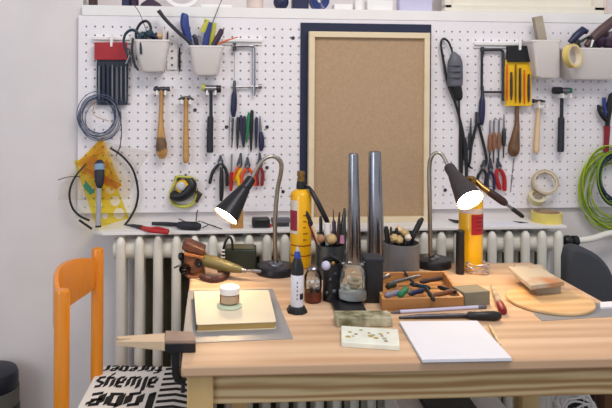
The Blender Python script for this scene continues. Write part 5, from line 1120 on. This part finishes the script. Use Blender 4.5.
a = Dp(184, 256, dg-.005); MB().lathe(a, -RT+Vector((0, 0, -.2)), [(.007, 0), (.010, .004), (.010, .011), (.006, .014)], 20).build('side_knob', M_black, r_)
tubeD([(184, 264, dg-.02, .8), (177, 266.5, dg-.03, 1), (174, 268, dg-.03, .8)], 8).build('strap_pin', M_dsteel, r_)
tubeD([(186, 274, dg-.02, 2), (190, 277, dg-.025, 2.2), (196, 277.5, dg-.028, 2), (203, 274, dg-.02, 1.6)], 10).build('chin_strap', M_brown, r_)
r_ = root('olive_torch', T(225, 274), 'olive tapered hand torch leaning from the goggles to the lamp base', 'torch')
tubeD([(202, 259, 1.62, 5), (205, 260, 1.617, 6.2), (214, 262.5, 1.61, 6.4), (226, 266, 1.60, 5.6), (236, 268.6, 1.59, 4.2), (242, 270, 1.585, 3)], 20).build('body', M_olive, r_)
tubeD([(200, 258.4, 1.622, 4.4), (204.5, 259.8, 1.618, 6.6)], 20).build('rear_ring', M_brass, r_)
tubeD([(241, 269.8, 1.586, 2.4), (246, 270.5, 1.582, 2.2)], 14).build('collar', M_steel, r_); tubeD([(246, 270.4, 1.582, 1.2), (252, 270.8, 1.58, 1.2), (252.5, 270.8, 1.58, 2), (255, 271, 1.579, 2), (261, 271.4, 1.577, 1.4)], 12).build('nozzle', M_steel, r_)
r_ = root('ribbed_hose', T(215, 280), 'short dark ribbed hose curling on the bench in front of the olive torch', 'hose')
path = spline([(201, 276), (207, 278.5), (214, 279.5), (222, 278), (227, 274), (226, 270.5), (218, 269.5)], 8); n_ = len(path)
MB().tube([T(x, y_, TZ+.008) for x, y_ in path], [.0072 if i % 2 else .0056 for i in range(n_)], 12).build('hose', mat('dark_red_hose', (66, 36, 36), .45), r_)
cf = T(238.5, 270.5); r_ = root('green_case', cf, 'dark green metal case with a looped black cord behind the olive torch', 'case', rotz=-PHI)
zt_ = zat(251, cf)-TZ; q0 = [cf+RT*x+AX*y_ for x, y_ in ((-.038, .01), (.046, .01), (.046, .07), (-.038, .07))]
MB().hull2(q0, [p+Vector((0, 0, zt_)) for p in q0]).build('case_body', M_dgreen, r_, bevel=.003)
q1 = [cf+RT*x+AX*y_+Vector((0, 0, zt_)) for x, y_ in ((-.032, .016), (.040, .016), (.040, .064), (-.032, .064))]
MB().hull2(q1, [p+Vector((0, 0, .003)) for p in q1]).build('case_top', M_olive, r_, bevel=.001)
d2 = dep(cf)+.01
tubeD([q+(d2, 1.2) for q in spline([(223.5, 258), (223.5, 249), (226, 241), (229.5, 237), (232, 241), (232.5, 250)], 5)], 10).build('cord_loop', M_black, r_)
for q in range(3): tubeD([(221, 250+q*3.6, d2-.006, .9), (224.8, 250.4+q*3.6, d2-.006, .9)], 8).build('white_clip', M_white, r_)
# ---- bench pin and its clamp
zt_ = TZ+.023
r_ = root('bench_clamp', T(180, 341, TZ), 'black metal clamp gripping the left edge of the bench', 'clamp')
tp = [T(165, 340.6, zt_), T(195.8, 340.2, zt_), T(194, 331.6, zt_), T(165.5, 330.4, zt_)]
MB().hull2([p-Vector((0, 0, .006)) for p in tp], tp).build('top_block', mat('worn_brown_block', (150, 126, 112), .6, var=.12, scale=40), r_, bevel=.001)
t2 = [p.copy() for p in tp]; MB().hull2([Vector((p.x, p.y, TZ+.0005)) for p in t2], [p-Vector((0, 0, .0062)) for p in t2]).build('upper_jaw', M_black, r_, bevel=.001)
dl = dep(tp[0])+.004
xs = [(172.2, 350), (180, 350)]
prismD([(170, 346), (179.6, 346), (178.2, 372), (181, 377), (178, 381), (172, 377), (171.5, 366)], dl, dl+.022).build('clamp_leg', M_black, r_, bevel=.002)
prismD([(174, 378), (185.5, 379.5), (185.5, 384), (174, 382)], dl+.004, dl+.018).build('lower_jaw', M_black, r_, bevel=.001)
c = Dp(183, 381, dl+.011); MB().lathe(c, (0, 0, 1), [(.004, -.02), (.004, -.01), (.003, -.009), (.003, .004)], 16).build('screw', M_dsteel, r_)
zt_ = TZ+.022
tip = [(164.8, 341.5), (164.8, 333), (116, 336.4), (119, 338.4), (133, 338.2), (119, 340.6), (115.4, 341.4)]
P_ = [T(x, y_, zt_) for x, y_ in tip]
bot = [Vector((p.x, p.y, zt_-(.017 if x > 150 else .0075 if x < 125 else .011))) for p, (x, y_) in zip(P_, tip)]
MB().hull2(bot, P_).build('bench_pin', mat('pin_wood', (206, 180, 150), .6, var=.06, scale=12, stretch=(4, 30, 30)), bevel=.0006, tag=('tapered wooden bench pin with a V notch, held by the black clamp', 'bench pin'))
# ================================================================ light
wd = bpy.data.worlds.new('world'); SC.world = wd; wd.use_nodes = True
bg = wd.node_tree.nodes['Background']; bg.inputs[0].default_value = (.90, .93, 1.0, 1); bg.inputs[1].default_value = .62
def area(name, loc, aim, size, energy, col):
    ld = bpy.data.lights.new(name, 'AREA'); ld.shape = 'RECTANGLE'; ld.size, ld.size_y = size; ld.energy = energy; ld.color = col
    o = bpy.data.objects.new(name, ld); COL.objects.link(o); o.location = loc
    o.rotation_euler = (Vector(aim)-Vector(loc)).to_track_quat('-Z', 'Y').to_euler(); return o
area('overhead_soft_fill', (.6, .5, 2.55), (.2, 1.6, .9), (1.2, .5), 24, (1, .93, .86))  # unseen soft area light added overhead to shape the shadows, no fixture
area('daylight_window', (-1.9, -.9, 1.7), (0, 1.9, 1.0), (1.2, 1.4), 22, (.86, .93, 1))
SC.view_settings.view_transform = 'Standard'; SC.view_settings.look = 'None'; SC.view_settings.gamma = 1; SC.view_settings.use_curve_mapping = False
SC.view_settings.exposure = -0.07
SC.cycles.use_denoising = True
SC.cycles.max_bounces = 8; SC.cycles.transparent_max_bounces = 16
